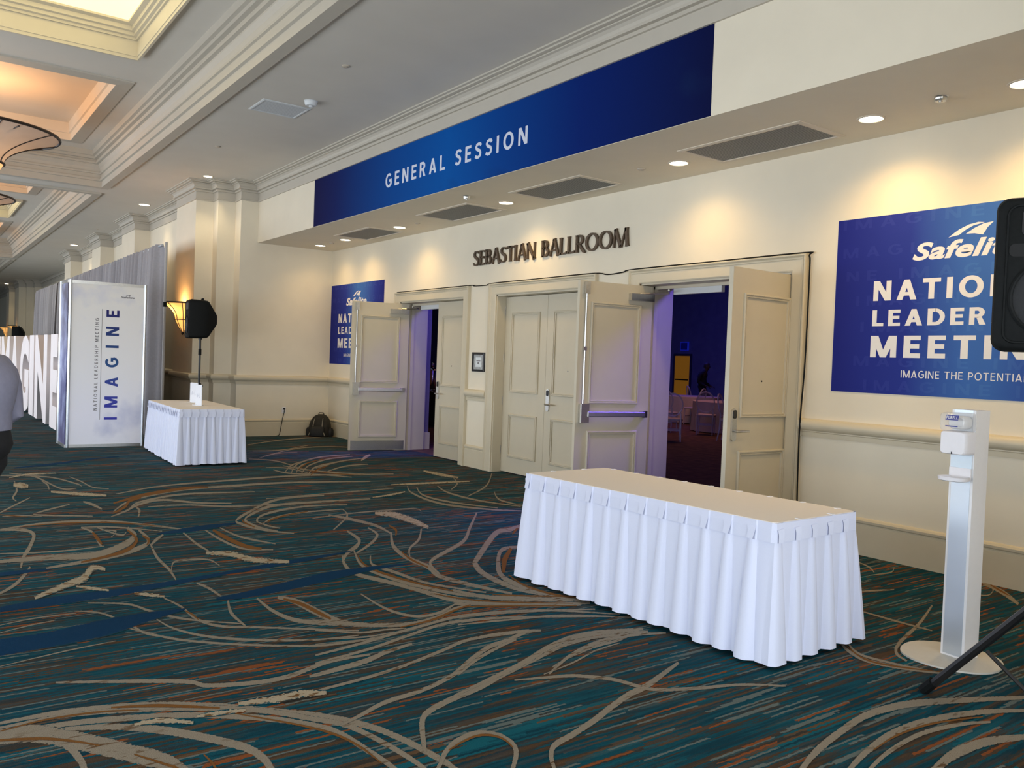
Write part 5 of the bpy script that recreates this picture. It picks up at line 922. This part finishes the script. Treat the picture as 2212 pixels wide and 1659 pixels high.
def person(x, y, rz, label, shirt, trouser, skinm, hairm, shoem, phone=None):
    e = empty('person', (x, y, 0), rz, label, 'person')
    J = {'pelvis': (0, .01, .97, .135, .105), 'waist': (0, .015, 1.10, .125, .098), 'chest': (0, .035, 1.28, .15, .11), 'upper': (0, -.02, 1.40, .105, .06), 'neck': (0, -.085, 1.495, .056, .056), 'skull0': (0, -.135, 1.57, .068, .08), 'skull1': (0, -.14, 1.645, .074, .092), 'skull2': (0, -.13, 1.70, .055, .07)}
    E = chain('pelvis', 'waist', 'chest', 'upper', 'neck', 'skull0', 'skull1', 'skull2')
    for s, n in ((-1, 'l'), (1, 'r')):
        J.update({'sh'+n: (s*.175, -.01, 1.39, .05, .05), 'ua'+n: (s*.215, .03, 1.26, .048, .05), 'el'+n: (s*.225, .05, 1.12, .040, .042), 'fa'+n: (s*.215, -.07, 1.04, .038, .036), 'wr'+n: (s*.195, -.19, .99, .027, .024), 'pa'+n: (s*.19, -.245, .97, .036, .020),
                  'hip'+n: (s*.09, .02, .90, .092, .098), 'th'+n: (s*.095, -.09, .71, .078, .082), 'kn'+n: (s*.095, -.20-.06*(s > 0), .50, .056, .058), 'ca'+n: (s*.095, -.20-.12*(s > 0), .33, .052, .056), 'an'+n: (s*.095, -.22-.18*(s > 0), .09, .034, .038), 'he'+n: (s*.095, -.21-.18*(s > 0), .04, .036, .034), 'to'+n: (s*.105, -.37-.18*(s > 0), .028, .040, .024)})
        E += chain('upper', 'sh'+n, 'ua'+n, 'el'+n, 'fa'+n, 'wr'+n, 'pa'+n)+chain('pelvis', 'hip'+n, 'th'+n, 'kn'+n, 'ca'+n, 'an'+n, 'he'+n, 'to'+n)
        for f, (dx, ln, dz) in enumerate(((-.027, .070, -.012), (-.009, .082, -.012), (.009, .076, -.014), (.026, .058, -.018))):
            a = 'f%d%s' % (f, n); J[a+'0'] = (s*.19+dx, -.27, .966, .010, .009); J[a+'1'] = (s*.19+dx*1.1, -.27-ln*.55, .966+dz*.6, .009, .008); J[a+'2'] = (s*.19+dx*1.1, -.27-ln*.85, .966+dz*3.2, .008, .007)
            E += chain('pa'+n, a+'0', a+'1', a+'2')
        J['t0'+n] = (s*.155, -.225, .965, .011, .010); J['t1'+n] = (s*.142, -.265, .950, .009, .008); E += chain('pa'+n, 't0'+n, 't1'+n)
    for k in J:
        if k[:2] in ('hi', 'th', 'kn', 'ca') or k == 'pelvis': J[k] = J[k][:3]+(J[k][3]*.72, J[k][4]*.72)
    skin('body', J, E, skinm, e)
    MB().loft([[(.012*k*math.cos(a), -.223-d, 1.612+z+.010*k*math.sin(a)) for a in [2*pi*i/8 for i in range(8)]] for d, z, k in ((-.01, .035, .7), (.008, .012, 1.0), (.016, -.008, 1.3), (.0, -.022, 1.0))]).build('nose', skinm, e, True)
    for s in (-1, 1):
        MB().lathe([(.001, -.010), (.009, 0), (.001, .010)], 10, (s*.030, -.217, 1.632)).build('eye', readerM, e, True)
        MB().loft([[(s*(.070+.012*t), -.135+.016*k*math.cos(a), 1.61+.030*k*math.sin(a)) for a in [2*pi*i/10 for i in range(10)]] for t, k in ((0, .8), (.7, 1), (1, .7))]).build('ear', skinm, e, True)
    MB().box(-.022, .022, -.223, -.213, 1.562, 1.568).build('mouth', mat('lips', (.35, .14, .12), .5, noise=.05), e)
    MB().loft([[(.083*k*math.cos(a), -.125+d+.103*k*math.sin(a), z-.02) for a in [2*pi*i/16 for i in range(16)]] for z, k, d in ((1.60, .80, .035), (1.65, .97, .022), (1.70, .97, .012), (1.74, .78, .008), (1.765, .35, .005))]).build('hair', hairm, e, True)
    def rings(R): return [[(rx*math.cos(2*pi*k/28), cy+ry*math.sin(2*pi*k/28), z) for k in range(28)] for z, cy, rx, ry in R]
    sh = MB().loft(rings([(1.035, .012, .155, .125), (1.04, .012, .166, .136), (1.07, .012, .168, .137), (1.13, .014, .166, .132), (1.21, .03, .172, .135), (1.30, .042, .178, .133), (1.37, .025, .186, .120), (1.42, -.005, .172, .103), (1.455, -.035, .130, .086), (1.48, -.06, .082, .072), (1.50, -.072, .068, .066), (1.505, -.074, .060, .058)]))
    tr = MB().loft(rings([(1.075, .012, .14, .11), (1.07, .012, .150, .119), (1.02, .018, .157, .127), (.96, .028, .162, .130), (.91, .018, .160, .118), (.87, .0, .150, .095), (.85, -.01, .10, .06)]))
    for s, n in ((-1, 'l'), (1, 'r')):
        P = lambda k: J[k+n][:3]
        sh.tube([(s*.10, -.01, 1.385), (s*.165, -.005, 1.375), (s*.205, .008, 1.33), P('ua'), P('el'), P('fa'), (s*.20, -.165, 1.0)], [.066, .072, .070, .064, .056, .050, .038], 14)
        tr.tube([(s*.07, .012, .95), (s*.085, .0, .87), P('th'), P('kn'), P('ca'), (J['an'+n][0], J['an'+n][1], .07)], [.09, .097, .090, .072, .066, .058], 14)
    sh.build('shirt', shirt, e, True, fix=False); tr.build('trousers', trouser, e, True, fix=False)
    for s, n in ((-1, 'l'), (1, 'r')):
        y0 = J['an'+n][1]
        MB().loft([[(s*.10+.048*k*math.cos(a), y0-.07+d+.14*q*math.sin(a), z) for a in [2*pi*i/16 for i in range(16)]] for z, k, q, d in ((.0, 1, 1, 0), (.03, 1.02, 1.0, 0), (.06, .9, .85, .015), (.09, .8, .5, .05))]).build('shoe', shoem, e, True)
    return e
skinM = mat('skin', (.50, .30, .21), .55, noise=.04); hairM = mat('hair', (.03, .02, .015), .6, noise=.2)
person(-5.262, .310, -.625, 'person in a grey blue shirt and black trousers walking at the photo edge', mat('shirt_cloth', (.27, .27, .36), .85, noise=.05, nscale=40), mat('trouser_cloth', (.012, .012, .014), .85, noise=.1), skinM, hairM, mat('shoe_leather', (.015, .012, .01), .4, noise=.1))
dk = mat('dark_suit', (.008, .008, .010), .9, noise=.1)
person(-18.4, 20.9, 1.9, 'dark silhouetted person standing in the ballroom past the chairs', dk, dk, mat('skin_shaded', (.06, .04, .03), .7, noise=.05), hairM, dk)  # skin darkened, ballroom shade put into its colour
# ------------------------------------------------------------------ ballroom furniture
def ghost_mat(name='ghost_plastic', tr_=.45):
    m, t, b = new_mat(name); b.inputs['Base Color'].default_value = (.72, .70, .80, 1); b.inputs['Roughness'].default_value = .2
    tr = N(t, 'ShaderNodeBsdfTransparent'); mx = N(t, 'ShaderNodeMixShader'); mx.inputs[0].default_value = tr_
    n = N(t, 'ShaderNodeTexNoise'); r = N(t, 'ShaderNodeValToRGB'); r.color_ramp.elements[0].color = (.62, .60, .72, 1); r.color_ramp.elements[1].color = (.78, .76, .84, 1); t.links.new(n.outputs['Fac'], r.inputs[0]); t.links.new(r.outputs[0], b.inputs['Base Color'])
    t.links.new(b.outputs[0], mx.inputs[1]); t.links.new(tr.outputs[0], mx.inputs[2]); t.links.new(mx.outputs[0], t.nodes['Material Output'].inputs[0]); return m
ghostP = ghost_mat(); ghostC = ghost_mat('ghost_clear', .86)
def ghost_chair():
    """front faces local -y"""
    e = empty('oval_back_chair', (0, 0, 0), 0, 'x', 'chair', 'oval back chairs in the dark ballroom')
    MB().loft([[(x*k, y*k, z) for x, y in rrect(.44, .44, .09, 4)] for z, k in ((.43, .96), (.445, 1), (.465, 1), (.475, .95))]).build('seat', mat('seat_pad', (.60, .52, .48), .7, noise=.04), e, True)
    MB().tube([(.20*math.cos(2*pi*i/28), .235+.05*math.sin(2*pi*i/28), .76+.235*math.sin(2*pi*i/28)) for i in range(28)], .018, 6, True).build('back_ring', ghostP, e, True)
    MB().loft([[(.19*k*math.cos(2*pi*i/24), .237+.047*k*math.sin(2*pi*i/24)+d, .76+.222*k*math.sin(2*pi*i/24)) for i in range(24)] for d, k in ((-.004, 1), (.004, 1))]).build('back_panel', ghostC, e, True)
    for s in (-1, 1):
        MB().tube([(s*.18, -.18, .44), (s*.18, -.18, .25), (s*.185, -.185, 0)], [.024, .02, .013], 8).build('leg', ghostP, e, True)
        MB().tube([(s*.17, .19, .60), (s*.175, .19, .44), (s*.175, .20, .25), (s*.18, .25, 0)], [.016, .022, .02, .013], 8).build('leg', ghostP, e, True)
    MB().box(-.18, .18, -.19, -.175, .22, .25).build('stretcher', ghostP, e); MB().box(-.18, .18, .195, .21, .22, .25).build('stretcher', ghostP, e)
    return e
proto = ghost_chair()
CH = [(-12.2, 12.95, 3.95, 'nearest to the left jamb of the wide doorway'), (-13.15, 15.1, 3.75, 'in the middle with its seat lit'), (-11.75, 14.3, 2.0, 'half behind the open door leaf with card reader'), (-14.0, 14.7, 3.6, 'just behind the nearest chair'), (-13.6, 17.9, .4, 'across the round table, bluest rim'), (-12.4, 16.9, 1.2, 'at the far side of the nearest round table'), (-15.6, 17.4, -1.3, 'leaning outline beside the far round table'), (-17.4, 19.5, 2.6, 'before the yellow far door'), (-15.7, 20.3, 2.7, 'blue rimmed before the standing person'), (-14.6, 20.0, 2.9, 'farthest near the standing person')]
for i, (x, y, rz, lab) in enumerate(CH):
    c = proto if i == 0 else copy_tree(proto)
    c.location = (x, y, 0); c.rotation_euler = (0, 0, rz); c['label'] = 'clear oval back chair in the ballroom, '+lab
tcl = mat('ballroom_cloth', (.60, .50, .46), .85, noise=.05)
for x, y, r, lab in ((-13.55, 16.35, .85, 'nearest behind the oval back chairs'), (-16.5, 18.2, .85, 'beyond the nearest chairs on the jamb side'), (-15.2, 21.6, .85, 'farthest, before the standing person')):
    t = empty('round_table', (x, y, 0), 0, 'round banquet table in the dark ballroom, '+lab, 'table', 'round ballroom tables')
    MB().lathe([(.001, .735), (r, .735), (r, .71)], 32).build('tabletop', mat('table_board2', (.4, .3, .2), .6, noise=.1), t)
    MB().tube([(0, 0, 0), (0, 0, .72)], .05, 8).build('pedestal', blackmM, t, True)
    rings = []
    for z, k, a in ((.742, .02, 0), (.742, .99, 0), (.735, 1.005, .0), (.5, 1.01, .012), (.02, 1.03, .035)):
        rings.append([((r*k+a*math.sin(i*2*pi/96*16))*math.cos(2*pi*i/96), (r*k+a*math.sin(i*2*pi/96*16))*math.sin(2*pi*i/96), z) for i in range(96)])
    c = empty('round_tablecloth', (x, y, 0), 0, 'floor length cloth on the round ballroom table '+lab, 'tablecloth', 'round ballroom cloths')
    MB().loft(rings, cap=True).build('cloth', tcl, c, True)
o = empty('service_door', (-26.4, 28.6, 0), 0, 'yellow service door with painted-in glow in the far ballroom wall', 'door')
MB().box(-.44, .44, -.05, 0, 0, 2.1).build('leaf', mat('yellow_door_glow', (.55, .26, .03), .6, noise=.05, emit=(.55, .22, .01), es=.16), o)  # orange light falling on the door is put into the leaf as glow
MB().sweep([(-.46, 0), (-.46, 2.13), (.46, 2.13), (.46, 0)], [(0, 0), (0, .07), (.08, .07), (.08, 0)], lambda u, v, w: (u, -w, v)).build('frame', bdark, o)
MB().box(-.40, .40, -.07, -.05, 1.0, 1.06).build('push_bar', blackmM, o)
o = empty('exit_box', (-26.3, 28.6, 2.35), 0, 'small blue lit box sign above the yellow ballroom door', 'sign')
MB().box(-.22, .22, -.08, 0, 0, .4).build('housing', mat('blue_box', (.05, .08, .5), .6, noise=.05, emit=(.01, .02, .5), es=.25), o)
MB().box(-.19, .19, -.085, -.08, .04, .36).build('face', mat('blue_face', (.03, .06, .45), .5, noise=.05), o)
# serving table with an urn seen through the narrow doorway
o = empty('serving_table', (-16.9, 10.0, 0), 0, 'dark draped serving table glimpsed through the narrow doorway', 'table')
MB().box(-.9, .9, -.38, .38, .72, .76).build('tabletop', darkM, o)
rings = []
for z, q in ((.765, 0), (.4, .012), (.02, .02)):
    rings.append([(x+q*math.sin(i*1.9), y+q*math.cos(i*1.9), z) for i, (x, y) in enumerate(rrect(1.84, .80, .05, 10))])
MB().loft(rings, cap=False).build('drape', mat('black_cloth', (.01, .008, .01), .9, noise=.1), o, True)
o = empty('beverage_urn', (-17.05, 10.0, .76), 0, 'shiny tall beverage urn on the dark serving table', 'urn')
MB().lathe([(.10, 0), (.10, .02), (.07, .05), (.085, .08), (.085, .48), (.07, .53), (.03, .56), (.001, .57)], 20).build('body', chromeM, o, True)
MB().lathe([(.02, .56), (.03, .60), (.035, .64), (.02, .67), (.001, .69)], 12).build('lid_knob', chromeM, o, True)
MB().tube([(0, -.08, .14), (0, -.14, .14), (0, -.15, .10)], .012, 6).build('tap', chromeM, o, True)
